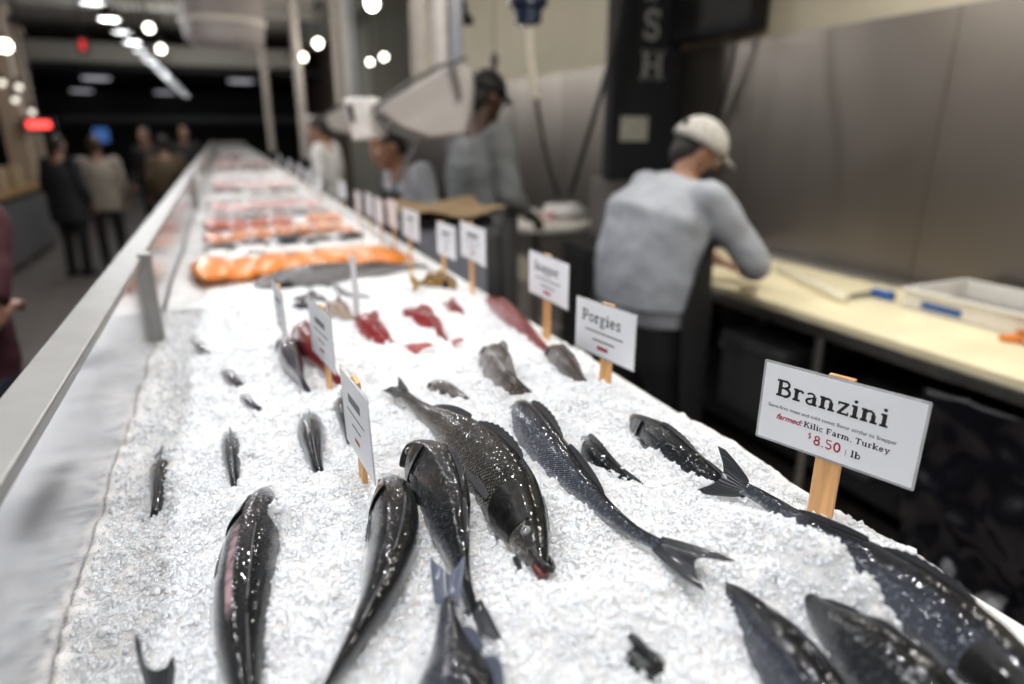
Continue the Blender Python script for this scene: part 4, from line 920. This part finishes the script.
        tx = bpy.data.textures.new('folds', 'CLOUDS'); tx.noise_scale = .13; tx.noise_depth = 2
        md = o.modifiers.new('d', 'DISPLACE'); md.texture = tx; md.strength = .026; md.mid_level = .5
        bake(o); o.parent = t
        if not o.data.materials: o.data.materials.append(shirt)
    if trousers:
        b = MB(); b.tube([j['pelvis'] - Vector((0, 0, .12)), j['pelvis'], j['pelvis'] + Vector((0, 0, .08))], [(.14 * fat, .11 * fat), (.178 * fat, .128 * fat), (.165 * fat, .122 * fat)], 20, up=(0, 1, 0))
        for a in 'lr':
            Hp, K, A = j[a + 'h'], j[a + 'k'], j[a + 'a']; b.tube([Hp, Hp.lerp(K, .5), K, K.lerp(A, .5), A + Vector((0, 0, -.01))], [.10 * fat, .088 * fat, .072, .066, .062], 14, up=(0, 1, 0))
        put(b, 'trousers', trousers, max(voxel, .010), sm=4)
    for a in 'lr':
        A = j[a + 'a']; b = MB(); b.tube([A + Vector((0, -.09, -.052)), A + Vector((0, -.04, -.045)), A + Vector((0, .05, -.048)), A + Vector((0, .14, -.06)), A + Vector((0, .19, -.068))], [(.028, .03), (.046, .044), (.050, .040), (.047, .028), (.02, .015)], 14)
        put(b, 'shoe', m_black)
    if apron:
        b = MB(); n = 15; rows = []
        zs = [j['chest'].z + .06, j['waist'].z + .06, j['pelvis'].z, j['pelvis'].z - .25, j['pelvis'].z - .50]
        cs = [j['chest'], j['waist'], j['pelvis'], j['pelvis'], j['pelvis']]
        for z, c, wd in zip(zs, cs, (.7, 1.4, 1.75, 1.7, 1.6)):
            row = []
            for i in range(n):
                a = (i / (n - 1) - .5) * 2 * wd; row.append(Vector((c.x + math.sin(a) * (.205 * fat), c.y + math.cos(a) * (.165 * fat) + .0, z)))
            rows.append(row)
        o = sheet(rows, None, 'apron', apron, None, .003); o.parent = t
        b = MB(); w0 = j['pelvis'] + Vector((0, 0, .02)); b.tube([w0 + Vector((math.sin(a) * .202 * fat, math.cos(a) * .158 * fat, 0)) for a in [2 * math.pi * i / 24 for i in range(25)]], .004, 6, up=(0, 0, 1)); put(b, 'apron_string', apron)
    if hair:
        b = MB(); b.ball(hd + HM @ Vector((0, -.020, .034)), (.081, .094, .088) if cap else (.084, .098, .098), 18, 12, HM)
        b.ball(hd + HM @ Vector((0, -.055, -.02)), (.072, .055, .075), 14, 10, HM); put(b, 'hair', hair, .009, sm=2)
    if cap:
        b = MB(); vs = []; fs = []; n = 24; mm = 9
        for i in range(mm):
            th = math.pi / 2 * i / (mm - 1)
            for q in range(n):
                a = 2 * math.pi * q / n; vs.append(hd + HM @ Vector((.100 * math.cos(th) * math.cos(a), -.010 + .122 * math.cos(th) * math.sin(a), .022 + .118 * math.sin(th) ** .9)))
        fs = [(i * n + q, i * n + (q + 1) % n, (i + 1) * n + (q + 1) % n, (i + 1) * n + q) for i in range(mm - 1) for q in range(n)]; b.add(vs, fs)
        o = put(b, 'cap', cap); so = o.modifiers.new('s', 'SOLIDIFY'); so.thickness = .003
        rows = [[hd + HM @ Vector((.078 * math.sin(a) * (1 - .12 * q), .06 + .05 * math.cos(a) + .065 * q / 3 * math.cos(a) ** .5, .034 - .006 * q)) for a in [(-1.2 + 2.4 * i / 12) for i in range(13)]] for q in range(4)]
        bo = sheet(rows, None, 'brim', cap, None, .002); bo.parent = o
        if cap_back:
            bo = MB(); bo.ball(hd + HM @ Vector((0, -.105, .055)), (.050, .020, .038), 14, 8, HM); put(bo, 'cap_strap_opening', cap_back, parent=o)
    if mask:
        b = MB(); b.ball(hd + HM @ Vector((0, .066, -.058)), (.060, .050, .046), 16, 10, HM); put(b, 'face_mask', mask)
    return t
m_shirt = mat('pale_grey_cotton', (.37, .39, .43), .8, var=.10, scale=9, bump=.35); m_shirt2 = mat('grey_cotton', (.19, .20, .205), .8, var=.12, scale=9, bump=.3)
m_whites = mat('white_cotton', (.8, .79, .78), .8, var=.05, scale=10, bump=.2); m_trs = mat('black_cloth', (.010, .010, .012), .7, scale=12, bump=.2)
m_capw = mat('cap_offwhite', (.52, .50, .46), .8, var=.3, scale=60); m_capb = mat('cap_black', (.012, .012, .015), .6); m_hair = mat('black_hair', (.012, .009, .008), .6)
m_apr = mat('grey_apron', (.10, .10, .10), .7, var=.1, scale=14); m_aprw = mat('pale_apron', (.40, .41, .42), .6)
# the near worker at the bench: leans over it, back and right arm towards us
JA = dict(pelvis=(0, -.04, .90), waist=(0, -.06, 1.05), chest=(0, -.02, 1.26), neck=(0, .08, 1.43), head=(-.02, .17, 1.515), ls=(-.21, .05, 1.36), le=(-.28, .20, 1.12), lw=(-.12, .42, 1.02),
          rs=(.22, .05, 1.35), re=(.30, .24, 1.09), rw=(.10, .44, 1.02), lh=(-.10, -.06, .88), rh=(.10, -.06, .88), lk=(-.12, -.02, .48), rk=(.12, .0, .48), la=(-.12, -.08, .09), ra=(.12, -.06, .09))
person((1.70, 2.34, 0), R(-90), 'person in pale grey shirt and mesh cap bent over the bench, back turned', JA, 1.03, m_skin, m_shirt, m_trs, sleeve=.95, hair=m_hair, cap=m_capw, cap_back=m_capb, apron=m_trs, mask=m_capb, yaw=-18, nod=28, voxel=.009, fat=1.42)
JB = dict(le=(-.27, .02, 1.13), lw=(-.22, .22, 1.0), re=(.27, .0, 1.13), rw=(.18, .22, 1.0), head=(0, .05, 1.63))
person((1.46, 3.93, 0), R(-75), 'person in grey shirt and dark cap behind the brown paper, facing the wall', JB, 1.13, m_skin_d, m_shirt2, m_apr, sleeve=.9, hair=m_hair, cap=m_capb, apron=m_apr, yaw=0, nod=18, fat=1.15)
person((.98, 7.2, 0), R(60), 'person in white shirt and black apron farther along the staff side', dict(head=(0, .06, 1.62)), 1.02, m_skin, m_whites, m_trs, hair=m_hair, apron=m_trs, voxel=.014, nod=20)
person((1.15, 9.9, 0), R(110), 'person in black at the far staff side', None, 1.0, m_skin, m_trs, m_trs, hair=m_hair, voxel=.016)
person((.98, 3.85, 0), R(100), 'person in pale grey half hidden behind the hanging hood', dict(head=(0, .12, 1.58), neck=(0, .04, 1.46)), .99, m_skin, m_shirt, m_trs, hair=m_hair, apron=m_trs, voxel=.014, nod=25)
m_beige = mat('beige_coat', (.29, .255, .21), .8, scale=12); m_brown = mat('brown_coat', (.07, .045, .02), .7, scale=12); m_maroon = mat('maroon_cloth', (.05, .008, .014), .8, scale=12); m_denim = mat('dark_denim', (.018, .022, .035), .8, scale=30)
person((-1.42, 9.5, 0), R(10), 'person in beige coat and black trousers standing in the aisle', None, .90, m_skin_l, m_beige, m_trs, hair=mat('brown_hair', (.05, .028, .018), .6), voxel=.014, coat_len=.12, fat=1.05)
person((-1.72, 9.0, 0), R(-30), 'person all in black left of the beige coat', None, .91, m_skin_l, m_trs, m_trs, hair=m_hair, voxel=.014, coat_len=.2, fat=1.2)
person((-.72, 10.0, 0), R(20), 'person in brown jacket right beside the counter rail', None, .90, m_skin_l, m_brown, m_denim, hair=m_hair, voxel=.014, fat=1.1)
person((-1.05, 11.5, 0), R(150), 'person in black between the beige coat and brown jacket', None, .95, m_skin_l, m_trs, m_trs, hair=m_hair, voxel=.016)
person((-.62, 13.5, 0), R(190), 'person with bare face far along the rail', None, .97, m_skin_l, m_trs, m_trs, hair=m_hair, voxel=.016)
JE = dict(rs=(.19, 0, 1.40), re=(.24, -.14, 1.14), rw=(.13, .10, 1.12), le=(-.24, -.1, 1.15), lw=(-.12, .12, 1.1))
person((-.85, 2.40, 0), R(-20), 'person at the left edge with only bare elbow, maroon sleeve and jeans in view', JE, 1.0, m_skin, m_maroon, m_denim, sleeve=.42, hair=m_hair)

# ---------------------------------------------------------------- work bench along the steel wall
BZ = .95
m_board = mat('cream_cutting_board', (.85, .76, .52), .45, var=.10, scale=5); m_bsteel = mat('bench_steel', (.5, .49, .47), .35, 1.0)
t = thing('work_bench', (2.5, 1.5, 0), 'long workbench with cream cutting top along the steel wall', 'bench')
b = MB(); b.box(2.09, 2.97, -.6, 3.2, BZ - .055, BZ - .035); b.box(2.095, 2.12, -.6, 3.2, BZ - .085, BZ - .035); b.build('frame_top', m_bsteel, t, smooth=False, bevel=.004)
b = MB(); b.box(2.085, 2.80, -.6, 3.2, BZ - .035, BZ); b.build('cutting_top', m_board, t, smooth=False, bevel=.004)
b = MB(); b.box(2.80, 2.965, -.6, 3.2, BZ - .022, BZ + .012); b.build('rear_ledge', m_bsteel, t, smooth=False, bevel=.004)
b = MB(); b.box(2.14, 2.92, -.6, 3.15, .28, .31); b.build('lower_shelf', m_black, t, smooth=False)
for x, y in ((2.13, 1.81), (2.13, 2.9), (2.13, -.4), (2.9, 1.36), (2.9, 2.9)):
    b = MB(); b.tube([(x, y, 0), (x, y, BZ - .05)], .021, 12); b.lathe([(.028, 0), (.028, .03), (.021, .04)], c=(x, y, 0)); b.build('leg', m_bsteel, t)
b = MB(); b.box(2.92, 2.95, -.6, 3.2, .05, BZ - .06); b.build('rear_panel', m_black, t, smooth=False)
# black plastic sheet hung on the bench front
b = MB(); rows = []; rs = random.Random(4)
ysn, zsn = 90, 50
vv = []
for i in range(ysn):
    for k in range(zsn):
        y = -.55 + 1.86 * i / (ysn - 1); z = .84 - .80 * k / (zsn - 1)
        f = .030 * math.sin((y * 6 + z * 16) + 2 * math.sin(y * 3)) + .030 * (1 - abs(math.sin(y * 5 - z * 7 + .8 * math.sin(z * 5)))) ** 4 + .022 * (1 - abs(math.sin(y * 11 - z * 8 + 1.3 + math.sin(z * 9)))) ** 3 + .014 * math.sin(y * 41 - z * 17 + 1) + .010 * math.sin((y + z) * 33 + 2) + .006 * math.sin(y * 90 + z * 30) + .02 * math.sin((y * .7 - z) * 14)
        vv.append(Vector((2.06 - f * (.3 + .9 * k / zsn), y, z)))
fs = [(i * zsn + k, (i + 1) * zsn + k, (i + 1) * zsn + k + 1, i * zsn + k + 1) for i in range(ysn - 1) for k in range(zsn - 1)]
b.add(vv, fs); o = b.build('plastic_sheet', mat('black_plastic', (.004, .004, .007), .2, var=.2, scale=5, bump=.2, coat=.3)); o.modifiers.new('s', 'SOLIDIFY').thickness = .001
tag(o, 'crumpled black plastic sheet hanging on the bench front at far right', 'plastic sheet')
# boxes on the bench shelf
for (y0, y1, z1, lb) in ((1.55, 1.85, .62, 'dark box under the bench nearer the post'), (2.05, 2.45, .70, 'dark box under the bench behind the worker')):
    t = thing('storage_box', (2.45, (y0 + y1) / 2, .31), lb, 'box')
    b = MB(); b.box(2.2, 2.7, y0, y1, .31, z1 - .05); b.build('body', mat('dark_grey_plastic', (.06, .06, .065), .5), t, smooth=False, bevel=.01)
    b = MB(); b.box(2.19, 2.71, y0 - .01, y1 + .01, z1 - .05, z1); b.build('lid', mat('grey_lid', (.09, .09, .095), .5), t, smooth=False, bevel=.008)
# white tub with blue tape
m_tub = mat('white_tub_plastic', (.74, .72, .68), .4, var=.04); m_blue = mat('blue_tape', (.01, .09, .33), .5)
c0 = zp(905, 307, BZ); c1 = zp(1010, 352, BZ)
ty1, ty0 = c0.y, c0.y - .58; tx0, tx1 = c0.x - .02, c0.x + .36
t = thing('fish_tub', ((tx0 + tx1) / 2, (ty0 + ty1) / 2, BZ), 'shallow white plastic tub with blue tape on the bench', 'tub')
h = .075
b = MB(); b.box(tx0 + .01, tx1 - .01, ty0 + .01, ty1 - .01, BZ, BZ + .006)
for (x0, x1, y0, y1) in ((tx0, tx0 + .012, ty0, ty1), (tx1 - .012, tx1, ty0, ty1), (tx0, tx1, ty0, ty0 + .012), (tx0, tx1, ty1 - .012, ty1)): b.box(x0, x1, y0, y1, BZ, BZ + h)
b.build('walls', m_tub, t, smooth=False, bevel=.003)
b = MB()
for (x0, x1, y0, y1) in ((tx0 - .014, tx0 + .012, ty0 - .014, ty1 + .014), (tx1 - .012, tx1 + .014, ty0 - .014, ty1 + .014), (tx0, tx1, ty0 - .014, ty0 + .012), (tx0, tx1, ty1 - .012, ty1 + .014)): b.box(x0, x1, y0, y1, BZ + h, BZ + h + .012)
b.build('rim', m_tub, t, smooth=False, bevel=.004)
b = MB(); b.box(tx0 - .003, tx0 - .0005, ty1 - .24, ty1 - .08, BZ + .018, BZ + .045); b.build('blue_tape', m_blue, t, smooth=False)
# scraper roll, blue handled knife, fillet
p = zp(812, 287, BZ); t = thing('knife', (p.x + .05, p.y - .25, BZ), 'knife with a blue handle beside the white tub', 'knife')
a = zp(872, 292, BZ + .02); d = zp(893, 297, BZ + .02)
b = MB(); b.tube([a, a.lerp(d, .3), a.lerp(d, .7), d], [(.014, .018), (.018, .022), (.016, .022), (.018, .024)], 12); o = b.build('handle', m_blue, t)
q = zp(832, 300, BZ + .01); b = MB(); dirn = (q - a).normalized(); sd = Vector((-dirn.y, dirn.x, 0)); b.add([a + sd * .018, a - sd * .018, a + dirn * .16 - sd * .016, a + dirn * .21, a + dirn * .14 + sd * .016] + [v + Vector((0, 0, .002)) for v in (a + sd * .018, a - sd * .018, a + dirn * .16 - sd * .016, a + dirn * .21, a + dirn * .14 + sd * .016)], [(0, 1, 2, 3, 4), (9, 8, 7, 6, 5)] + [(i, (i + 1) % 5, 5 + (i + 1) % 5, 5 + i) for i in range(5)]); b.build('blade', m_rail, t, smooth=False)
a = zp(778, 268, BZ + .02); d = zp(846, 300, BZ + .02); b = MB(); b.tube([a, a.lerp(d, .08), a.lerp(d, .3), a.lerp(d, .35), a.lerp(d, .95), d], [.012, .02, .022, .026, .026, .016], 14)
tag(b.build('sharpening_steel_roll', mat('off_white_plastic', (.70, .66, .52), .5)), 'long off-white rod lying on the cutting top by the arm', 'tool')
p = zp(1018, 342, BZ)
for k, (dx, dy) in enumerate(((0, 0), (.02, -.05), (.045, -.01), (.05, -.07))):
    o = fillet_mesh('salmon_piece', .12, .05, .035, m_sal2 if k else m_sal, 40 + k); o.location = (p.x + dx, p.y + dy, BZ + .002 + .014 * (k > 1)); o.rotation_euler = (0, 0, R(60 + 12 * k))
    tag(o, 'orange salmon piece in the small pile at the right edge', 'fish fillet', 'salmon pieces at the right edge of the bench')
# second bench farther on with towels and boards
t = thing('round_table', (2.3, 4.9, 0), 'white topped round table behind the gap between the workers', 'table')
b = MB(); b.lathe([(.01, .90), (.46, .90), (.5, .915), (.5, .945), (.46, .96), (.01, .96)], c=(2.3, 4.9, 0), n=40); b.build('tabletop', m_tub, t)
b = MB(); b.lathe([(.24, 0), (.24, .02), (.04, .05), (.03, .1), (.03, .9), (.01, .9)], c=(2.3, 4.9, 0), n=20); b.build('pedestal', m_bsteel, t)
def lump(name, c, r, m, label, cat, seed, group=None):
    b = MB(); b.ball((0, 0, 0), r, 20, 12); rs = random.Random(seed); ph = [rs.uniform(0, 6) for _ in range(6)]
    b.v = [tuple(Vector(v) * (1 + .13 * math.sin(v[0] * 5 / r[0] + ph[0]) * math.sin(v[1] * 4 / r[1] + ph[1]) + .06 * math.sin(v[2] * 9 / r[2] + ph[2]))) for v in b.v]
    o = b.build(name, m); o.location = c; return tag(o, label, cat, group)
lump('white_towel', (2.55, 4.85, 1.015), (.18, .2, .06), m_whites, 'crumpled white towel on the far round table', 'towel', 3)
lump('fish_head_piece', (2.32, 4.70, 1.0), (.05, .05, .045), m_pink, 'pink fish piece beside the crumpled towel', 'fish piece', 5)
p = Vector((2.15, 5.0, 0)); b = MB(); b.lathe([(.01, 0), (.20, 0), (.21, .01), (.21, .05), (.2, .06), (.19, .06), (.18, .015), (.01, .012)], c=(p.x, p.y, .961)); tag(b.build('white_basin', m_tub), 'white round basin on the far round table', 'basin')
# dark cabinets between
t = thing('dark_cabinet', (2.55, 4.0, 0), 'black cabinet standing below the black pillar', 'cabinet')
b = MB(); b.box(2.15, 2.97, 3.35, 4.12, .0, .9); b.build('body', m_black, t, smooth=False, bevel=.01)
b = MB(); b.box(2.13, 2.15, 3.4, 3.71, .1, .86); d = b.build('door', m_trs, t, smooth=False, bevel=.003); b = MB(); b.box(2.13, 2.15, 3.75, 4.07, .1, .86); b.build('door', m_trs, t, smooth=False, bevel=.003)

# ---------------------------------------------------------------- black pillar with upright white letters
PY = 4.0; pl = yp(612, 90, PY); pr = yp(699, 90, PY)
m_pil = mat('pillar_black', (.014, .016, .02), .8, spec=.3)
t = thing('black_pillar', ((pl.x + pr.x) / 2, PY + .15, 0), 'black hanging pillar with pale letters spelling FISH downwards', 'pillar')
b = MB(); b.box(pl.x, min(pr.x, 2.975), PY, PY + .10, 1.32, 4.28); b.build('shaft', m_pil, t, smooth=False, bevel=.01)
b = MB()
for ch, py in (('S', 25), ('H', 66), ('I', -14), ('F', -54)):
    c = yp(652, py, PY)
    if ch == 'I': GL['I'] = (.4, [ST(.2, 0, .7), SF(.05, .35, .7 - hh), SF(.05, .35, hh)])
    slab(b, ch, c.x, c.z - .09, .27, lambda u, v: Vector((u, PY - .003, v)), True)
b.build('letters', mat('dull_white_paint', (.30, .31, .31), .6), t, smooth=False)
c = yp(634, 128, PY); b = MB(); b.box(c.x - .11, c.x + .11, PY - .004, PY, c.z - .085, c.z + .075); b.build('paper_notice', mat('notice_paper', (.42, .42, .36), .7, var=.3, scale=25), t, smooth=False)
c = yp(625, 162, PY); b = MB(); b.box(c.x - .1, c.x + .1, PY + .02, PY + .3, .90, 1.32); tag(b.build('control_box', mat('grey_box', (.13, .12, .115), .5), smooth=False, bevel=.01), 'dark grey box under the black pillar', 'box')
a = xp(705, 38, 2.98); d = xp(764, 38, 2.98)
t = thing('wall_hood', (2.8, (a.y + d.y) / 2, 2.2), 'black box mounted on the wall right of the black pillar', 'wall box')
b = MB(); b.box(2.84, 2.98, d.y - .02, PY - .02, 2.20, 3.3); b.build('casing', m_black, t, smooth=False, bevel=.01)
b = MB(); b.box(2.83, 2.84, d.y, PY - .06, 2.22, 2.26); b.build('lower_rim', m_pil, t, smooth=False)
# straps and hose
def cable(name, pts, r, m, label, cat='cable'):
    pp, _ = catmull([Vector(p) for p in pts], 40); b = MB(); b.tube(pp, r, 10); return tag(b.build(name, m), label, cat)
cable('black_strap', [yp(627, -60, 3.6), yp(617, 30, 3.6), yp(596, 110, 3.6), yp(570, 195, 3.7)], .016, m_black, 'straight black strap running down left of the black pillar')
cable('wall_cable', [xp(737, 38, 2.9), xp(728, 80, 2.92), xp(716, 125, 2.94), xp(712, 170, 2.94)], .012, m_black, 'dark cord hanging below the black wall box')
t = thing('spray_hose', yp(530, 20, 3.7), 'ceiling hose reel with white hose hanging over the round table', 'hose')
c = yp(528, 6, 3.7); 
def wput(b, nm, m, par): o = b.build(nm, m); o.parent = par; o.matrix_parent_inverse = Matrix.Translation(-par.location); return o
b = MB(); b.lathe([(.03, -.10), (.075, -.09), (.08, -.02), (.11, .0), (.11, .12), (.05, .16), (.04, 1.2)], c=c, n=24); wput(b, 'reel_housing', mat('navy_plastic', (.015, .025, .06), .25), t)
b = MB(); b.lathe([(.005, -.11), (.022, -.11), (.024, -.07), (.005, -.07)], c=c, n=16); wput(b, 'guide', mat('bright_metal', (.8, .8, .85), .2, 1.0), t)
pp, _ = catmull([yp(529, 22, 3.7), yp(531, 60, 3.7), yp(536, 98, 3.7)], 20); b = MB(); b.tube(pp, .020, 12); wput(b, 'white_hose', mat('white_hose', (.8, .74, .62), .4), t)
pp, _ = catmull([yp(536, 98, 3.7), yp(545, 150, 3.7), yp(558, 196, 3.7)], 20); b = MB(); b.tube(pp, .011, 10); wput(b, 'dark_hose', m_black, t)
# small dark pendant and clip by the painted wall
c = yp(463, 12, 4.5); t = thing('hanging_funnel_lamp', c, 'small dark funnel lamp hanging in front of the painted wall', 'lamp')
b = MB(); b.lathe([(.075, -.07), (.06, -.03), (.03, .0), (.028, .05), (.012, .07), (.008, 1.4)], c=c, n=20); wput(b, 'shade', m_black, t)
b = MB(); b.ball(c + Vector((0, 0, -.04)), .028); wput(b, 'bulb', mat('unlit_bulb', (.4, .38, .3), .3), t)
c = yp(494, 52, 4.5); b = MB(); b.tube([c + Vector((0, 0, 1.4)), c], .004, 6); b.tube([c, c - Vector((0, 0, .05)), c - Vector((0, 0, .12))], [.012, .03, .015], 10); tag(b.build('hanging_clip', m_apr), 'small dark clip hanging on a wire above the dark cap', 'clip')

# ---------------------------------------------------------------- hanging scale hood over the staff side
def hood(D, px, label, group=None):
    m_h = mat('hood_white', (.50, .47, .45), .5, var=.05, scale=5)
    P = lambda x, y, dd=0: yp(x, y, D + dd)
    t = thing('hanging_scale', P(430, 90), label, 'scale', group)
    out = [(374, 108), (420, 82), (462, 60), (472, 78), (470, 110), (466, 134), (430, 138), (402, 128)]
    b = MB(); n = len(out); A = [P(*q) for q in out]; off = Vector((.12, .28, 0)); b.add(A + [v + off for v in A], [tuple(range(n))[::-1], tuple(range(n, 2 * n))] + [(i, (i + 1) % n, n + (i + 1) % n, n + i) for i in range(n)])
    o = wput(b, 'weighing_scoop', m_h, t); o.modifiers.new('b', 'BEVEL').width = .012
    b = MB(); b.tube([P(372, 110, -.02), P(405, 85, -.02), P(440, 66, -.02), P(466, 58, -.02)], .010, 8); b.tube([P(452, 62, -.02), P(458, 85, -.02), P(460, 100, -.02)], .010, 8); wput(b, 'handle_bar', m_apr, t)
    b = MB(); A = [P(342, 98), P(366, 97), P(374, 138), P(352, 141)]; off = Vector((.10, .12, 0)); b.add(A + [v + off for v in A], [(3, 2, 1, 0), (4, 5, 6, 7)] + [(i, (i + 1) % 4, 4 + (i + 1) % 4, 4 + i) for i in range(4)])
    o = wput(b, 'display_head', mat('display_white', (.72, .70, .68), .4), t); o.modifiers.new('b', 'BEVEL').width = .01
    b = MB(); A = [P(346, 104, -.006), P(352, 104, -.006), P(356, 122, -.006), P(351, 122, -.006)]; off = Vector((0, .004, 0)); b.add(A + [v + off for v in A], [(3, 2, 1, 0), (4, 5, 6, 7)] + [(i, (i + 1) % 4, 4 + (i + 1) % 4, 4 + i) for i in range(4)]); s = wput(b, 'screen', m_black, t)
    for x0, x1, m_, nm in ((411, 414, m_pole, 'hanger_pipe'), (432, 428, mat('pipe_white', (.55, .53, .5), .4), 'hanger_pipe'), (448, 446, mat('pipe_greyblue', (.28, .29, .32), .4), 'hanger_pipe')):
        a = P(x0, 70 if x0 > 420 else 66); b = MB(); b.tube([a + Vector((.08, .12, -.02)), a + Vector((.08, .12, 1.9))], .042, 14); wput(b, nm, m_, t)
    b = MB(); pp, _ = catmull([P(392, 128), P(415, 142), P(405, 165), P(390, 195)], 20); b.tube(pp, .012, 8); wput(b, 'cable', m_apr, t)
    b = MB(); pp, _ = catmull([P(376, 115), P(395, 132), P(420, 141)], 12); b.tube(pp, .012, 8); wput(b, 'lower_arm', m_apr, t)
    return t
t0 = hood(3.3, 0, 'big white hanging scale scoop with pipes up to the ceiling')
o = dup(t0, (1.30, 7.9, t0.location.z - .0), 'farther white hanging scale scoop, small behind the white-shirted person')
# brown paper stand beside the counter on the staff side
c = zp(440, 208, 1.32); t = thing('paper_stand', (.92, 2.95, 0), 'wrapping stand topped with brown paper on the staff side', 'stand')
b = MB(); b.box(.72, 1.04, 2.72, 3.12, .0, 1.25); b.build('cabinet', mat('lavender_grey_box', (.25, .26, .31), .5), t, smooth=False, bevel=.01)
b = MB(); b.box(.70, 1.06, 2.70, 3.14, 1.25, 1.29); b.build('black_top', m_black, t, smooth=False, bevel=.006)
rows = [[Vector((.66 + .44 * i / 9, 2.64 + .52 * k / 13, 1.312 + .018 * math.sin(i * .9 + k * .6) + .012 * math.sin(k * 1.3))) for i in range(10)] for k in range(14)]
o = sheet(rows, None, 'brown_paper', mat('kraft_paper', (.20, .13, .065), .7, var=.15, scale=8), None, .0015); tag(o, 'loose brown wrapping paper spread on the stand', 'paper')
b = MB(); b.tube([(.70, .6, 1.12), (.70, 2.4, 1.12)], .018, 10)
for y in (.7, 1.5, 2.3): b.tube([(.665, y, 1.12), (.70, y, 1.12)], .01, 8)
tag(b.build('hand_rail', m_black), 'thin black rail on the staff side of the counter', 'rail')

# ---------------------------------------------------------------- the hall on the left
t = thing('wooden_counter', (-3.2, 9, 0), 'counter with wooden top and pale base across the aisle', 'counter')
b = MB(); b.box(-4.3, -2.45, 5.5, 11.8, 0.08, .89); b.build('base', mat('grey_panel', (.12, .12, .125), .5), t, smooth=False, bevel=.01)
b = MB(); b.box(-4.35, -2.38, 5.45, 11.85, .89, .95); b.build('wooden_top', mat('oak_top', (.36, .22, .09), .4, var=.2, scale=6, aniso=(6, 1, 1)), t, smooth=False, bevel=.008)
b = MB(); b.box(-4.25, -2.5, 5.55, 11.75, 0, .08); b.build('plinth', m_black, t, smooth=False)
m_post = mat('beige_post', (.38, .30, .22), .6)
for (px, yd, lb) in ((14, 11.2, 'beige square post rising from the wooden counter, left one'), (28, 13.5, 'beige square post behind the wooden counter, right one')):
    c = yp(px, 120, yd); b = MB(); b.box(c.x - .13, c.x + .13, yd - .13, yd + .13, .95 if yd < 11.8 else 0, 3.2); b.box(c.x - .17, c.x + .17, yd - .17, yd + .17, 3.1, 3.2); tag(b.build('post', m_post, smooth=False, bevel=.01), lb, 'post')
for (px, py, yd, s, lb) in ((38, 166, 11.2, .26, 'beige paper bag at the right end of the wooden counter'), (20, 170, 10.4, .22, 'beige paper bag left of the end one on the wooden counter'), (4, 165, 9.6, .25, 'beige paper bag at the left picture edge')):
    c = yp(px, py, yd); c.x = min(c.x, -2.55); b = MB(); fn = lambda a, q, d: Vector((c.x + a, c.y + d, .951 + q)); b.prism([(-s / 2, 0), (s / 2, 0), (s / 2 * .96, s * 1.1), (s * .1, s * 1.2), (-s / 2 * .9, s * 1.12)], -s * .35, s * .35, fn); tag(b.build('paper_bag', mat('bag_paper', (.42, .32, .2), .7), smooth=False, bevel=.01), lb, 'bag')
# glowing signs at the back
def back_panel(name, px0, px1, py0, py1, yd, m, label, cat, frame=True):
    a, c = yp(px0, py0, yd), yp(px1, py1, yd); t = thing(name, ((a.x + c.x) / 2, yd, (a.z + c.z) / 2), label, cat)
    b = MB(); b.box(a.x - .05, c.x + .05, yd + .01, yd + .12, c.z - .05, a.z + .05); wput(b, 'housing', m_black, t)
    b = MB(); b.box(a.x, c.x, yd - .005, yd + .01, c.z, a.z); wput(b, 'lit_panel', m, t)
    b = MB(); b.tube([((a.x + c.x) / 2, yd + .06, a.z), ((a.x + c.x) / 2, yd + .06, 3.15 if yd > 21 else 4.3)], .012, 6); wput(b, 'hanger', m_black, t)
    return t
back_panel('exit_sign', 26, 51, 121, 128, 10.9, mat('red_glow', (.8, .05, .05), .5, emis=(1, .07, .06), estr=3.0), 'glowing red sign on the left behind the counter', 'sign')
back_panel('screen', 92, 110, 128, 142, 30, mat('blue_glow', (.05, .1, .3), .5, emis=(.08, .22, .6), estr=.5), 'dim blue lit screen on the far wall', 'screen')
back_panel('red_lamp', 79, 86, 40, 50, 14, mat('red_dim', (.5, .03, .03), .5, emis=(1, .05, .05), estr=.8), 'small red light under the pale beam', 'sign')
b = MB(); a = yp(62, 118, 26); c = yp(300, 118, 26); b.box(a.x, c.x, 25.9, 26, a.z - .1, a.z + .08); tag(b.build('hanging_beam', mat('dim_beam', (.10, .11, .11), .6), smooth=False), 'dim grey beam across the dark back of the hall', 'beam')
